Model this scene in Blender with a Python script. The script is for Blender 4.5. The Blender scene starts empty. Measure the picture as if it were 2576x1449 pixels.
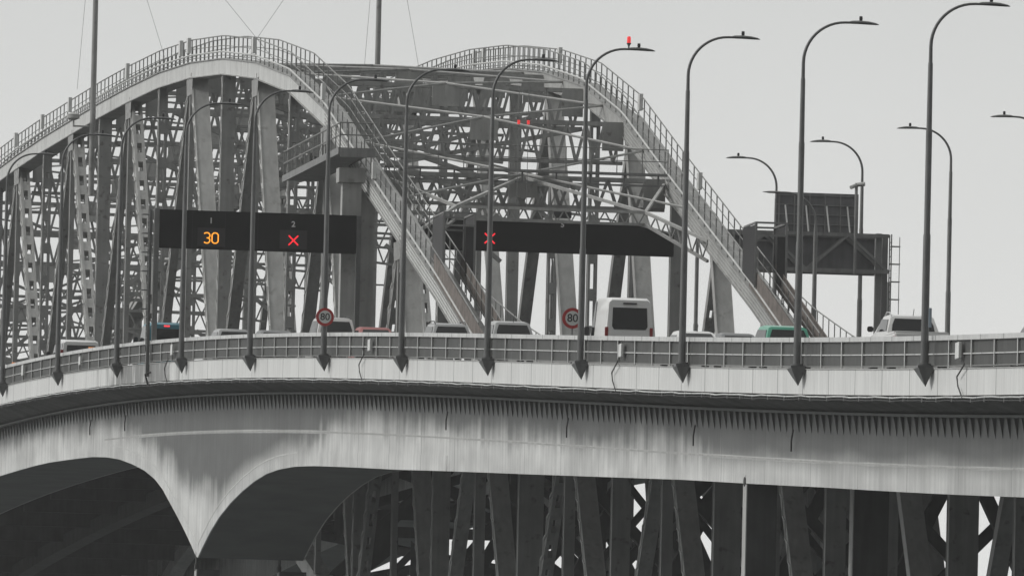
import bpy, bmesh, math, random
from mathutils import Vector, Matrix
random.seed(7)
R = math.radians
C = bpy.context.scene
COL = C.collection

# ---------------------------------------------------------------- camera
F = 36400.0; U0 = 1288.0; V0 = 724.5
CAMZ = 3.0; PITCH = R(3.6); ROLL = R(1.3)
cam = bpy.data.cameras.new('camera'); camo = bpy.data.objects.new('camera', cam); COL.objects.link(camo)
cam.sensor_width = 36.0; cam.lens = 36.0 * F / 2576.0
cam.clip_start = 5.0; cam.clip_end = 60000.0
camo.location = (0, 0, CAMZ)
MC = Matrix.Rotation(math.pi / 2 + PITCH, 3, 'X') @ Matrix.Rotation(ROLL, 3, 'Z')
camo.rotation_euler = MC.to_euler()
C.camera = camo
C.view_settings.view_transform = 'Standard'; C.view_settings.look = 'None'
C.view_settings.gamma = 1.0; C.view_settings.exposure = 0.0
C.render.resolution_x = 1024; C.render.resolution_y = 575

# ---------------------------------------------------------------- sky (overcast, a little brighter towards the horizon)
SUN_EL, SUN_AZ = R(34), R(-92)       # azimuth from +Y, clockwise: veiled sun to the left
w_ = bpy.data.worlds.new('World'); C.world = w_; w_.use_nodes = True
nt = w_.node_tree; nt.nodes.clear()
out = nt.nodes.new('ShaderNodeOutputWorld'); bg = nt.nodes.new('ShaderNodeBackground')
sky = nt.nodes.new('ShaderNodeTexSky'); sky.sky_type = 'NISHITA'; sky.sun_disc = False
sky.sun_elevation = SUN_EL; sky.sun_rotation = SUN_AZ; sky.dust_density = 4.0
bw = nt.nodes.new('ShaderNodeRGBToBW')
tc = nt.nodes.new('ShaderNodeTexCoord'); sx = nt.nodes.new('ShaderNodeSeparateXYZ')
mr = nt.nodes.new('ShaderNodeMapRange'); mr.inputs[1].default_value = 0.030; mr.inputs[2].default_value = 0.084
rp = nt.nodes.new('ShaderNodeValToRGB')
e = rp.color_ramp.elements
e[0].position = 0.0; e[0].color = (0.93, 0.94, 0.925, 1)
e[1].position = 1.0; e[1].color = (0.70, 0.71, 0.70, 1)
m = rp.color_ramp.elements.new(0.45); m.color = (0.83, 0.835, 0.82, 1)
cn = nt.nodes.new('ShaderNodeTexNoise'); cn.inputs['Scale'].default_value = 34.0; cn.inputs['Detail'].default_value = 3
cmr = nt.nodes.new('ShaderNodeMapRange'); cmr.inputs[3].default_value = 9.6; cmr.inputs[4].default_value = 10.35
vm = nt.nodes.new('ShaderNodeVectorMath'); vm.operation = 'SCALE'
mix = nt.nodes.new('ShaderNodeMix'); mix.data_type = 'RGBA'; mix.inputs[0].default_value = 0.94
L = nt.links
L.new(sky.outputs[0], bw.inputs[0]); L.new(tc.outputs['Generated'], sx.inputs[0]); L.new(sx.outputs[2], mr.inputs[0])
L.new(mr.outputs[0], rp.inputs[0]); L.new(rp.outputs[0], vm.inputs[0])
L.new(tc.outputs['Generated'], cn.inputs['Vector']); L.new(cn.outputs[0], cmr.inputs[0]); L.new(cmr.outputs[0], vm.inputs['Scale'])
L.new(bw.outputs[0], mix.inputs[6]); L.new(vm.outputs[0], mix.inputs[7])
az = nt.nodes.new('ShaderNodeVectorMath'); az.operation = 'DOT_PRODUCT'; az.inputs[1].default_value = (-0.45, 0.89, 0.0)   # bright ahead and left; unseen sky behind dimmed to darken camera-facing faces
azr = nt.nodes.new('ShaderNodeMapRange'); azr.inputs[1].default_value = -0.7; azr.inputs[2].default_value = 0.55; azr.inputs[3].default_value = 0.50; azr.inputs[4].default_value = 1.0
az2 = nt.nodes.new('ShaderNodeVectorMath'); az2.operation = 'SCALE'
L.new(tc.outputs['Generated'], az.inputs[0]); L.new(az.outputs['Value'], azr.inputs[0]); L.new(mix.outputs[2], az2.inputs[0]); L.new(azr.outputs[0], az2.inputs['Scale'])
lowb = nt.nodes.new('ShaderNodeMapRange'); lowb.inputs[1].default_value = 0.06; lowb.inputs[2].default_value = 0.42; lowb.inputs[3].default_value = 0.22; lowb.inputs[4].default_value = 1.15  # low unseen sky behind dimmed further to darken the under-deck steel
beh = nt.nodes.new('ShaderNodeMapRange'); beh.inputs[1].default_value = -0.15; beh.inputs[2].default_value = 0.45; beh.inputs[3].default_value = 1.0; beh.inputs[4].default_value = 0.0
lmix = nt.nodes.new('ShaderNodeMix'); lmix.data_type = 'FLOAT'; lmix.inputs[2].default_value = 1.0
az3 = nt.nodes.new('ShaderNodeVectorMath'); az3.operation = 'SCALE'
L.new(sx.outputs[2], lowb.inputs[0]); L.new(az.outputs['Value'], beh.inputs[0]); L.new(beh.outputs[0], lmix.inputs[0]); L.new(lowb.outputs[0], lmix.inputs[3])
L.new(az2.outputs[0], az3.inputs[0]); L.new(lmix.outputs[0], az3.inputs['Scale']); L.new(az3.outputs[0], bg.inputs[0]); bg.inputs[1].default_value = 0.1
L.new(bg.outputs[0], out.inputs[0])

sd = bpy.data.lights.new('sun', 'SUN'); so = bpy.data.objects.new('sun', sd); COL.objects.link(so)
sd.energy = 1.5; sd.angle = R(14); sd.color = (1.0, 0.985, 0.96)
dirv = Vector((math.sin(SUN_AZ) * math.cos(SUN_EL), math.cos(SUN_AZ) * math.cos(SUN_EL), math.sin(SUN_EL)))
so.rotation_euler = dirv.to_track_quat('Z', 'Y').to_euler()

# ---------------------------------------------------------------- bridge frame: s along the road (away), w to the right, z up
K = 0.1459; N_ = math.sqrt(1 + K * K)
AX = Vector((-K / N_, 1 / N_, 0)); BX = Vector((1 / N_, K / N_, 0)); P0 = Vector((12.88, 450, 0))
PHI = math.atan(K)
def W(w, s, z): return P0 + AX * s + BX * w + Vector((0, 0, z))
def zp(s):                                  # top of the roadside barrier above the water
    s1 = min(max(s, -30.0), 320.0)
    z = ((-3.48704759e-07 * s1 + 8.58495807e-05) * s1 + 5.14734174e-02) * s1 + 30.1148823
    if s < -30: z += 0.045 * (s + 30)
    if s > 320: z = zp(640 - s)
    return z
def zr(s): return zp(s) - 1.1

# ---------------------------------------------------------------- materials
MATS = {}
def mat(name, col, rough=0.6, metal=0.0, var=0.12, scale=1.5, streak=0.0, rust=0.0, emit=None, estr=0.0, spec=0.4, seam=None, stain=None):
    if name in MATS: return MATS[name]
    m = bpy.data.materials.new(name); m.use_nodes = True; t = m.node_tree; b = t.nodes['Principled BSDF']
    b.inputs['Roughness'].default_value = rough; b.inputs['Metallic'].default_value = metal
    b.inputs['Specular IOR Level'].default_value = spec
    c = (col, col, col) if isinstance(col, (int, float)) else col
    if emit:
        b.inputs['Base Color'].default_value = (*c, 1); b.inputs['Emission Color'].default_value = (*emit, 1)
        b.inputs['Emission Strength'].default_value = estr; MATS[name] = m; return m
    tcn = t.nodes.new('ShaderNodeTexCoord')
    n1 = t.nodes.new('ShaderNodeTexNoise'); n1.inputs['Scale'].default_value = scale; n1.inputs['Detail'].default_value = 5
    t.links.new(tcn.outputs['Object'], n1.inputs['Vector'])
    mr1 = t.nodes.new('ShaderNodeMapRange'); mr1.inputs[1].default_value = 0.3; mr1.inputs[2].default_value = 0.7
    mr1.inputs[3].default_value = 1 - var; mr1.inputs[4].default_value = 1 + var
    t.links.new(n1.outputs[0], mr1.inputs[0])
    fac = mr1.outputs[0]
    if streak:
        mp = t.nodes.new('ShaderNodeMapping'); mp.inputs['Scale'].default_value = (3.0, 2.2, 0.22)
        t.links.new(tcn.outputs['Object'], mp.inputs[0])
        n2 = t.nodes.new('ShaderNodeTexNoise'); n2.inputs['Scale'].default_value = 1.6; n2.inputs['Detail'].default_value = 6
        t.links.new(mp.outputs[0], n2.inputs['Vector'])
        mr2 = t.nodes.new('ShaderNodeMapRange'); mr2.inputs[1].default_value = 0.35; mr2.inputs[2].default_value = 0.65
        mr2.inputs[3].default_value = 1 - streak; mr2.inputs[4].default_value = 1.0
        t.links.new(n2.outputs[0], mr2.inputs[0])
        mu = t.nodes.new('ShaderNodeMath'); mu.operation = 'MULTIPLY'
        t.links.new(fac, mu.inputs[0]); t.links.new(mr2.outputs[0], mu.inputs[1]); fac = mu.outputs[0]
    def mth(op, a, b_=None):
        n = t.nodes.new('ShaderNodeMath'); n.operation = op
        for i, x in enumerate((a, b_)):
            if x is None: continue
            if isinstance(x, (int, float)): n.inputs[i].default_value = x
            else: t.links.new(x, n.inputs[i])
        return n.outputs[0]
    def mrng(x, a, b_, c_, d):
        n = t.nodes.new('ShaderNodeMapRange'); t.links.new(x, n.inputs[0])
        for i, v in enumerate((a, b_, c_, d)): n.inputs[1 + i].default_value = v
        return n.outputs[0]
    if seam or stain:
        uvn = t.nodes.new('ShaderNodeUVMap'); uvn.uv_map = 'UVMap'; sp = t.nodes.new('ShaderNodeSeparateXYZ'); t.links.new(uvn.outputs[0], sp.inputs[0])
        if seam:
            q = mth('ABSOLUTE', mth('SUBTRACT', mth('FRACT', mth('DIVIDE', sp.outputs[0], seam[0])), 0.5))
            fac = mth('MULTIPLY', fac, mrng(q, seam[1] * .5 / seam[0], seam[1] / seam[0], seam[2], 1.0))
        if stain:                                  # a rusty run-off stain with ragged edges
            mp = t.nodes.new('ShaderNodeMapping'); mp.inputs['Scale'].default_value = (1.1, .25, 1); t.links.new(uvn.outputs[0], mp.inputs[0])
            nn = t.nodes.new('ShaderNodeTexNoise'); nn.inputs['Scale'].default_value = 1; nn.inputs['Detail'].default_value = 6; t.links.new(mp.outputs[0], nn.inputs['Vector'])
            reach = mrng(mth('ABSOLUTE', mth('SUBTRACT', sp.outputs[0], (stain[0] + stain[1]) / 2)), (stain[1] - stain[0]) * .2, (stain[1] - stain[0]) * .5, 0.16, -0.25)
            fac = mth('MULTIPLY', fac, mrng(mth('ADD', nn.outputs[0], reach), 0.45, 0.66, 1.0, 0.32))
    sc = t.nodes.new('ShaderNodeVectorMath'); sc.operation = 'SCALE'; sc.inputs[0].default_value = c
    t.links.new(fac, sc.inputs['Scale']); last = sc.outputs[0]
    if rust:
        n3 = t.nodes.new('ShaderNodeTexNoise'); n3.inputs['Scale'].default_value = 2.7; n3.inputs['Detail'].default_value = 8
        t.links.new(tcn.outputs['Object'], n3.inputs['Vector'])
        mr3 = t.nodes.new('ShaderNodeMapRange'); mr3.inputs[1].default_value = 0.60; mr3.inputs[2].default_value = 0.70
        mr3.inputs[4].default_value = rust
        t.links.new(n3.outputs[0], mr3.inputs[0])
        mx = t.nodes.new('ShaderNodeMix'); mx.data_type = 'RGBA'; mx.inputs[7].default_value = (0.07, 0.055, 0.045, 1)
        t.links.new(mr3.outputs[0], mx.inputs[0]); t.links.new(last, mx.inputs[6]); last = mx.outputs[2]
    t.links.new(last, b.inputs['Base Color'])
    MATS[name] = m; return m

def web_mat():
    """painted steel web: algae staining plus painted cantilever shade with a ragged lower edge, rain streaks, weld seams (UV = metres along, metres below barrier top)"""
    m = bpy.data.materials.new('weathered_shaded_web_paint'); m.use_nodes = True; t = m.node_tree; b = t.nodes['Principled BSDF']
    b.inputs['Roughness'].default_value = 0.55
    uv = t.nodes.new('ShaderNodeUVMap'); uv.uv_map = 'UVMap'
    sep = t.nodes.new('ShaderNodeSeparateXYZ'); t.links.new(uv.outputs[0], sep.inputs[0])
    def noise(sx_, sy_, sc_=1.0, det=5):
        mp = t.nodes.new('ShaderNodeMapping'); mp.inputs['Scale'].default_value = (sx_, sy_, 1)
        n = t.nodes.new('ShaderNodeTexNoise'); n.inputs['Scale'].default_value = sc_; n.inputs['Detail'].default_value = det
        t.links.new(uv.outputs[0], mp.inputs[0]); t.links.new(mp.outputs[0], n.inputs['Vector']); return n.outputs[0]
    def math_(op, a, bb, c_=None):
        n = t.nodes.new('ShaderNodeMath'); n.operation = op
        for i, x in enumerate((a, bb, c_)):
            if x is None: continue
            if isinstance(x, (int, float)): n.inputs[i].default_value = x
            else: t.links.new(x, n.inputs[i])
        return n.outputs[0]
    def rng(x, a, b_, c_=0.0, d=1.0, smooth=True):
        n = t.nodes.new('ShaderNodeMapRange')
        if smooth: n.interpolation_type = 'SMOOTHSTEP'
        t.links.new(x, n.inputs[0])
        for i, v in enumerate((a, b_, c_, d)): n.inputs[1 + i].default_value = v
        return n.outputs[0]
    s, h = sep.outputs[0], sep.outputs[1]
    fine = noise(0.9, 0.10, 1.0, 7); broad = noise(0.035, 0.0, 1.0, 2); mid = noise(0.25, 0.35, 1.0, 5); streak = noise(2.2, 0.18, 1.0, 4)
    uv2 = t.nodes.new('ShaderNodeUVMap'); uv2.uv_map = 'EdgeMap'; sep2 = t.nodes.new('ShaderNodeSeparateXYZ'); t.links.new(uv2.outputs[0], sep2.inputs[0])
    blotch = noise(0.11, 0.45, 1.0, 6)
    # depth of the dark zone, algae plus painted cantilever shade: lower (deeper) round the pier and towards the near end
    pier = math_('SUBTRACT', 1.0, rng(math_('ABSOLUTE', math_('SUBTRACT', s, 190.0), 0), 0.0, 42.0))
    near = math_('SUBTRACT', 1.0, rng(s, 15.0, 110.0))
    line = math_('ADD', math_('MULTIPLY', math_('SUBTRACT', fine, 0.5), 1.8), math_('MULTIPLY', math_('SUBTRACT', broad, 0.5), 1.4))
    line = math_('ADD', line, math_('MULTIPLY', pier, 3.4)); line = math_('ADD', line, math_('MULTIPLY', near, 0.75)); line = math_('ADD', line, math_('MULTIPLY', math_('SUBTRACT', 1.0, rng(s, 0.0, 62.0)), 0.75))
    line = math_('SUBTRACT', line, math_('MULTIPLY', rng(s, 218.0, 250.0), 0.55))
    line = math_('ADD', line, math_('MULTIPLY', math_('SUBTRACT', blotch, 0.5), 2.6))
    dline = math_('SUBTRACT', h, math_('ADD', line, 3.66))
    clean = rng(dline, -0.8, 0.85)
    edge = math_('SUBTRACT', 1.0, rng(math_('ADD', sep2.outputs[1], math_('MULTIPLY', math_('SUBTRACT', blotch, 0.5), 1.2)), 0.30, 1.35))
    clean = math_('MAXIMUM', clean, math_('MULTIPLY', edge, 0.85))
    # lighter paint seam line 4.1 m down
    seam = math_('SUBTRACT', 1.0, rng(math_('ABSOLUTE', math_('SUBTRACT', h, 4.08), 0), 0.03, 0.10))
    clean = math_('MAXIMUM', clean, math_('MULTIPLY', seam, 0.75))
    weld = math_('ABSOLUTE', math_('SUBTRACT', math_('FRACT', math_('DIVIDE', s, 9.4), 0), 0.5), 0)
    weld = math_('SUBTRACT', 1.0, rng(weld, 0.002, 0.010))
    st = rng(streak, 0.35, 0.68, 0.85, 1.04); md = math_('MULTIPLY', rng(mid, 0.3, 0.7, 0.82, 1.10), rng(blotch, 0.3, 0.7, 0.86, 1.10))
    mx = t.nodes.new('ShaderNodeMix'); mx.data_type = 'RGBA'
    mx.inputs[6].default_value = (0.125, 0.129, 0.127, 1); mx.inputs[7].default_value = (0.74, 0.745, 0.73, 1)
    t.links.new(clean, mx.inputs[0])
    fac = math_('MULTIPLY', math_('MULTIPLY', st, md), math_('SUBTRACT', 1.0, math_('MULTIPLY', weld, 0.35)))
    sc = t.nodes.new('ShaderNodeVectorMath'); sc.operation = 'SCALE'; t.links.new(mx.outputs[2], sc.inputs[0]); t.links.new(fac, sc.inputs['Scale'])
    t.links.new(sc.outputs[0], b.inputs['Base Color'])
    return m

M = dict(
    truss=mat('grey_bridge_paint', (0.37, 0.372, 0.365), 0.6, 0, 0.16, 0.9, 0.18, 0.5),
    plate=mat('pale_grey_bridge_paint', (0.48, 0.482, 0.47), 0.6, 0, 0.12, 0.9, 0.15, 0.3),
    chordweb=mat('light_grey_chord_web_paint', (0.68, 0.685, 0.67), 0.55, 0, 0.08, 0.7, 0.15, 0.2, seam=(2.14, .04, .7)),
    chord=mat('light_grey_bridge_paint', (0.66, 0.665, 0.65), 0.55, 0, 0.08, 0.7, 0.15, 0.2),
    rail=mat('galvanised_rail', (0.26, 0.262, 0.255), 0.5, 0.2, 0.15, 2.0),
    mesh=mat('rusty_brown_mesh', (0.20, 0.175, 0.16), 0.8, 0, 0.3, 2.0, 0.2),
    fascia=mat('fascia_panel_paint', (0.80, 0.805, 0.79), 0.5, 0, 0.05, 0.4, 0.14, seam=(5.08, .08, .45), stain=(183, 226)),
    cap=mat('galvanised_cap', (0.66, 0.665, 0.655), 0.4, 0.1, 0.12, 1.2, 0.1, seam=(3.96, .10, .5)),
    barrier=mat('barrier_steel_grey', (0.085, 0.087, 0.084), 0.6, 0.1, 0.12, 1.3, 0.25),
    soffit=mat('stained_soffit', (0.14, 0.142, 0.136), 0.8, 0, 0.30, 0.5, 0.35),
    flange=mat('grey_bottom_flange', (0.20, 0.21, 0.205), 0.7, 0, 0.15, 0.5),
    rib=mat('dark_rib_paint', (0.19, 0.192, 0.188), 0.7, 0, 0.2, 1.5),
    road=mat('asphalt', (0.055, 0.055, 0.055), 0.9, 0, 0.2, 3.0),
    pole=mat('weathered_pole_grey', (0.17, 0.173, 0.173), 0.45, 0.3, 0.12, 2.0, 0.2),
    polel=mat('dull_galvanised_pole', (0.22, 0.223, 0.22), 0.5, 0.2, 0.12, 2.0, 0.2),
    sign=mat('matt_black_sign', (0.010, 0.0105, 0.011), 0.7, 0, 0.15, 1.5, spec=0.2),
    signback=mat('dark_grey_sign_back', (0.17, 0.171, 0.178), 0.6, 0, 0.15, 1.5, 0.15),
    steel=mat('dark_gantry_steel', (0.27, 0.272, 0.27), 0.55, 0.1, 0.15, 1.5, 0.2),
    dark=mat('dark_plastic', (0.03, 0.03, 0.032), 0.5, 0, 0.1, 3),
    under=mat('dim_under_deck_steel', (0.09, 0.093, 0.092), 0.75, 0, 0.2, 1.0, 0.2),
    rubber=mat('tyre_rubber', (0.025, 0.025, 0.025), 0.9, 0, 0.1, 5),
    glass=mat('car_glass', (0.012, 0.013, 0.014), 0.08, 0, 0.05, 1, spec=0.5),
    white=mat('white_car_paint', (0.80, 0.80, 0.79), 0.25, 0, 0.03, 1),
    silver=mat('silver_car_paint', (0.50, 0.505, 0.505), 0.3, 0.2, 0.03, 1),
    greyc=mat('grey_car_paint', (0.22, 0.225, 0.23), 0.3, 0.3, 0.03, 1),
    teal=mat('teal_car_paint', (0.06, 0.23, 0.30), 0.3, 0, 0.03, 1),
    red=mat('red_car_paint', (0.36, 0.12, 0.115), 0.35, 0, 0.03, 1),
    green=mat('mint_green_car_paint', (0.12, 0.42, 0.30), 0.3, 0, 0.03, 1),
    signred=mat('sign_red', (0.46, 0.03, 0.03), 0.5, 0, 0.05, 2),
    signwhite=mat('sign_white', (0.72, 0.72, 0.70), 0.5, 0, 0.05, 2),
    boxw=mat('white_box_enamel', (0.80, 0.805, 0.79), 0.4, 0, 0.1, 2.0, 0.15),
    tail=mat('tail_lamp_red', (0.30, 0.02, 0.02), 0.3, 0, 0.05, 2),
    brake=mat('lit_brake_lamp', (0.4, 0.02, 0.02), 0.3, emit=(1.0, 0.05, 0.06), estr=1.6),
    led_amber=mat('amber_led', (0.2, 0.08, 0.01), 0.5, emit=(1.0, 0.36, 0.03), estr=1.5),
    led_red=mat('red_led', (0.2, 0.01, 0.01), 0.5, emit=(1.0, 0.02, 0.035), estr=1.35),
    beacon=mat('red_beacon_lens', (0.4, 0.02, 0.02), 0.3, emit=(1.0, 0.06, 0.06), estr=0.7),
    orange=mat('orange_lamp_lens', (0.6, 0.2, 0.02), 0.3, emit=(1.0, 0.30, 0.03), estr=0.5),
    number=mat('grey_lane_number', (0.75, 0.75, 0.75), 0.6, 0, 0.05, 2),
    blue=mat('pale_blue_plate', (0.30, 0.36, 0.42), 0.5, 0, 0.05, 2),
    black=mat('black_lettering', (0.015, 0.015, 0.015), 0.6, 0, 0.05, 2),
    cable=mat('black_cable', (0.06, 0.06, 0.06), 0.7, 0, 0.1, 3),
    water=mat('grey_harbour_water', (0.06, 0.068, 0.07), 0.12, 0, 0.2, 0.05),
)
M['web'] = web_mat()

# ---------------------------------------------------------------- mesh builder in (w, s, z) metres
def V3(p): return Vector(p)
class MB:
    def __init__(self): self.v = []; self.f = []; self.uv = None; self.smooth = False
    def box(self, a, b):
        (x0, y0, z0), (x1, y1, z1) = a, b; n = len(self.v)
        self.v += [(x0,y0,z0),(x1,y0,z0),(x1,y1,z0),(x0,y1,z0),(x0,y0,z1),(x1,y0,z1),(x1,y1,z1),(x0,y1,z1)]
        self.f += [tuple(n+i for i in q) for q in ((3,2,1,0),(4,5,6,7),(0,1,5,4),(1,2,6,5),(2,3,7,6),(3,0,4,7))]
        return self
    def beam(self, p, q, ww, dd, side=(1, 0, 0), w2=None, d2=None):
        """bar p->q; ww = size along 'side', dd = size across"""
        p, q = V3(p), V3(q); d = (q - p).normalized(); sd_ = V3(side); sd_ = (sd_ - d * sd_.dot(d))
        if sd_.length < 1e-4: sd_ = V3((0, 1, 0)); sd_ = sd_ - d * sd_.dot(d)
        sd_.normalize(); up = d.cross(sd_); n = len(self.v)
        w2 = ww if w2 is None else w2; d2 = dd if d2 is None else d2
        for c, a, b in ((p, ww, dd), (q, w2, d2)):
            for i, j in ((-1,-1),(1,-1),(1,1),(-1,1)): self.v.append(tuple(c + sd_ * (i * a / 2) + up * (j * b / 2)))
        self.f += [tuple(n+i for i in t) for t in ((3,2,1,0),(4,5,6,7),(0,1,5,4),(1,2,6,5),(2,3,7,6),(3,0,4,7))]
        return self
    def tube(self, pts, r, n=8, caps=True):
        pts = [V3(p) for p in pts]; rs = r if isinstance(r, (list, tuple)) else [r] * len(pts); base = len(self.v); ref = None
        for i, p in enumerate(pts):
            d = (pts[min(i+1, len(pts)-1)] - pts[max(i-1, 0)]).normalized()
            if ref is None: ref = V3((0, 1, 0)) if abs(d.y) < 0.9 else V3((1, 0, 0))
            u = (ref - d * ref.dot(d)).normalized(); ref = u; v = d.cross(u)
            for k in range(n):
                a = 2 * math.pi * k / n; self.v.append(tuple(p + u * (math.cos(a) * rs[i]) + v * (math.sin(a) * rs[i])))
        for i in range(len(pts) - 1):
            for k in range(n):
                a = base + i*n + k; b = base + i*n + (k+1) % n; self.f.append((a, b, b + n, a + n))
        if caps:
            self.f.append(tuple(base + k for k in reversed(range(n)))); e_ = base + (len(pts)-1)*n; self.f.append(tuple(e_ + k for k in range(n)))
        return self
    def grid(self, rows, closed=False, cap=False):
        """rows of equal length skinned together"""
        base = len(self.v); n = len(rows[0])
        for r in rows: self.v += [tuple(p) for p in r]
        for i in range(len(rows) - 1):
            for k in range(n if closed else n - 1):
                a = base + i*n + k; b = base + i*n + (k+1) % n; self.f.append((a, b, b + n, a + n))
        if cap:
            self.f.append(tuple(base + k for k in reversed(range(n)))); e_ = base + (len(rows)-1)*n; self.f.append(tuple(e_ + k for k in range(n)))
        return self
    def prism(self, poly, ext):
        n = len(self.v); k = len(poly); e_ = V3(ext)
        self.v += [tuple(p) for p in poly] + [tuple(V3(p) + e_) for p in poly]
        self.f.append(tuple(n + i for i in range(k))); self.f.append(tuple(n + k + i for i in reversed(range(k))))
        for i in range(k): j = (i+1) % k; self.f.append((n+j, n+i, n+k+i, n+k+j))
        return self
    def build(self, name, material, parent=None, origin=None, mirror=None, bevel=0):
        o0 = V3(origin) if origin is not None else (V3(parent['org']) if parent is not None and 'org' in parent else V3((0,0,0)))
        me = bpy.data.meshes.new(name)
        vs = self.v
        if mirror is not None: vs = [(mirror - x, y, z) for x, y, z in vs]
        me.from_pydata([(x - o0.x, y - o0.y, z - o0.z) for x, y, z in vs], [], self.f)
        bm = bmesh.new(); bm.from_mesh(me); bmesh.ops.recalc_face_normals(bm, faces=bm.faces)
        if bevel: bmesh.ops.bevel(bm, geom=bm.edges[:], offset=bevel, segments=2, affect='EDGES', clamp_overlap=True)
        if self.smooth:
            for f_ in bm.faces: f_.smooth = True
        bm.to_mesh(me); bm.free()
        if self.smooth: me.set_sharp_from_angle(angle=R(40))
        me.materials.append(material)
        if self.uv or material.name in ('weathered_shaded_web_paint', 'fascia_panel_paint', 'light_grey_chord_web_paint', 'galvanised_cap'):
            ul = me.uv_layers.new(name='UVMap')
            for lp in me.loops:
                x, y, z = me.vertices[lp.vertex_index].co; s = y + o0.y
                ul.data[lp.index].uv = (s, zp(s) - (z + o0.z))
            if material.name == 'weathered_shaded_web_paint':
                u2 = me.uv_layers.new(name='EdgeMap')
                for lp in me.loops:
                    x, y, z = me.vertices[lp.vertex_index].co; s = y + o0.y; u2.data[lp.index].uv = (s, lerp_tab(HAUNCH, s) - (zp(s) - (z + o0.z)))
        o = bpy.data.objects.new(name, me); COL.objects.link(o)
        if parent is not None: o.parent = parent
        return o
def thing(name, label, cat, org=(0, 0, 0), group=None):
    o = bpy.data.objects.new(name, None); COL.objects.link(o); o.empty_display_size = 1
    o.location = W(*org); o.rotation_euler = (0, 0, PHI); o['org'] = tuple(float(x) for x in org)
    o['label'] = label; o['category'] = cat
    if group: o['group'] = group
    return o
def kids(o): return [c for c in bpy.data.objects if c.parent is o]
def clone(o, org, label, rot=0.0):
    r = o.copy(); COL.objects.link(r); r.location = W(*org); r['label'] = label; r.rotation_euler = (0, 0, PHI + rot)
    r['org'] = tuple(float(x) for x in org)
    for c in kids(o):
        d = c.copy(); COL.objects.link(d); d.parent = r
        for g in kids(c):
            h = g.copy(); COL.objects.link(h); h.parent = d
    return r
def solo(mb, name, material, label, cat, org, group=None, **kw):
    o = mb.build(name, material, None, origin=org, **kw); o.location = W(*org); o.rotation_euler = (0, 0, PHI)
    o['label'] = label; o['category'] = cat
    if group: o['group'] = group
    return o
def text_mesh(txt, size, depth=0.01, bold=0.0):
    cu = bpy.data.curves.new('t', 'FONT'); cu.body = txt; cu.size = size; cu.extrude = depth; cu.align_x = 'CENTER'; cu.align_y = 'CENTER'; cu.offset = bold
    o = bpy.data.objects.new('t', cu); COL.objects.link(o); bpy.context.view_layer.update()
    me = bpy.data.meshes.new_from_object(o); mb = MB()
    mb.v = [tuple(v.co) for v in me.vertices]; mb.f = [tuple(p.vertices) for p in me.polygons]
    bpy.data.objects.remove(o); bpy.data.meshes.remove(me); return mb
def facing(mb, w, s, z):                     # a flat text mesh stood up to face down the road towards the camera
    mb.v = [(w + x, s - zz, z + y) for x, y, zz in mb.v]; return mb

# ---------------------------------------------------------------- thin damp air between the camera and the far arches
hz = MB(); hz.box((-900, -60, -1.0), (900, 1700, 95)); hm = bpy.data.materials.new('damp_air'); hm.use_nodes = True; ht = hm.node_tree; ht.nodes.clear()
ho = ht.nodes.new('ShaderNodeOutputMaterial'); pv = ht.nodes.new('ShaderNodeVolumePrincipled'); pv.inputs['Color'].default_value = (.95, .95, .95, 1); pv.inputs['Density'].default_value = 0.000105
ht.links.new(pv.outputs[0], ho.inputs['Volume']); hob = hz.build('haze', hm); hob['kind'] = 'stuff'; hob['label'] = 'thin grey damp air over the harbour'; hob['category'] = 'haze'
# ---------------------------------------------------------------- water
wm = MB(); wm.v = [(-20000, -3000, 0), (20000, -3000, 0), (20000, 30000, 0), (-20000, 30000, 0)]; wm.f = [(0, 1, 2, 3)]
wo = wm.build('water', M['water']); wo['kind'] = 'structure'

# ================================================================ CLIP-ON BOX GIRDER VIADUCTS
def lerp_tab(tab, x):
    if x <= tab[0][0]: return tab[0][1]
    for (a, p), (b, q) in zip(tab, tab[1:]):
        if x <= b: return p + (q - p) * (x - a) / (b - a)
    return tab[-1][1]
HAUNCH = [(-200, 5.0), (30, 4.92), (60, 5.0), (100, 5.28), (134, 5.48), (150, 5.5), (160, 5.52), (166, 5.58), (171, 5.72), (175, 5.92), (179, 6.25), (183, 6.68), (187, 7.2), (191, 7.85), (194, 8.5), (196.5, 9.15), (198.6, 9.75),
          (200.6, 9.2), (203, 8.6), (206, 7.9), (209, 7.25), (212, 6.6), (215, 6.12), (219, 5.7), (224, 5.35), (229, 5.08), (234, 4.92), (240, 4.82), (260, 4.76), (280, 4.9), (330, 5.2), (420, 6.0), (440, 8.5), (445, 9.8), (450, 8.5), (470, 6), (640, 5.2)]
S0, S1 = -45.0, 620.0
def stations(a, b, step):
    n = max(1, int(round((b - a) / step))); return [a + (b - a) * i / n for i in range(n + 1)]
SG = sorted(set(stations(S0, 160, 5) + stations(160, 240, 0.8) + stations(240, 420, 6) + stations(420, 470, 2) + stations(470, S1, 8)))
def ext(prof, ss):
    """extrude a cross-section [(w, depth below barrier top)] along the road"""
    mb = MB(); rows = [[(w, s, zp(s) - h) for w, h in (prof(s) if callable(prof) else prof)] for s in ss]
    return mb.grid(rows, closed=True, cap=True)
SS = stations(S0, S1, 5)

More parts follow.
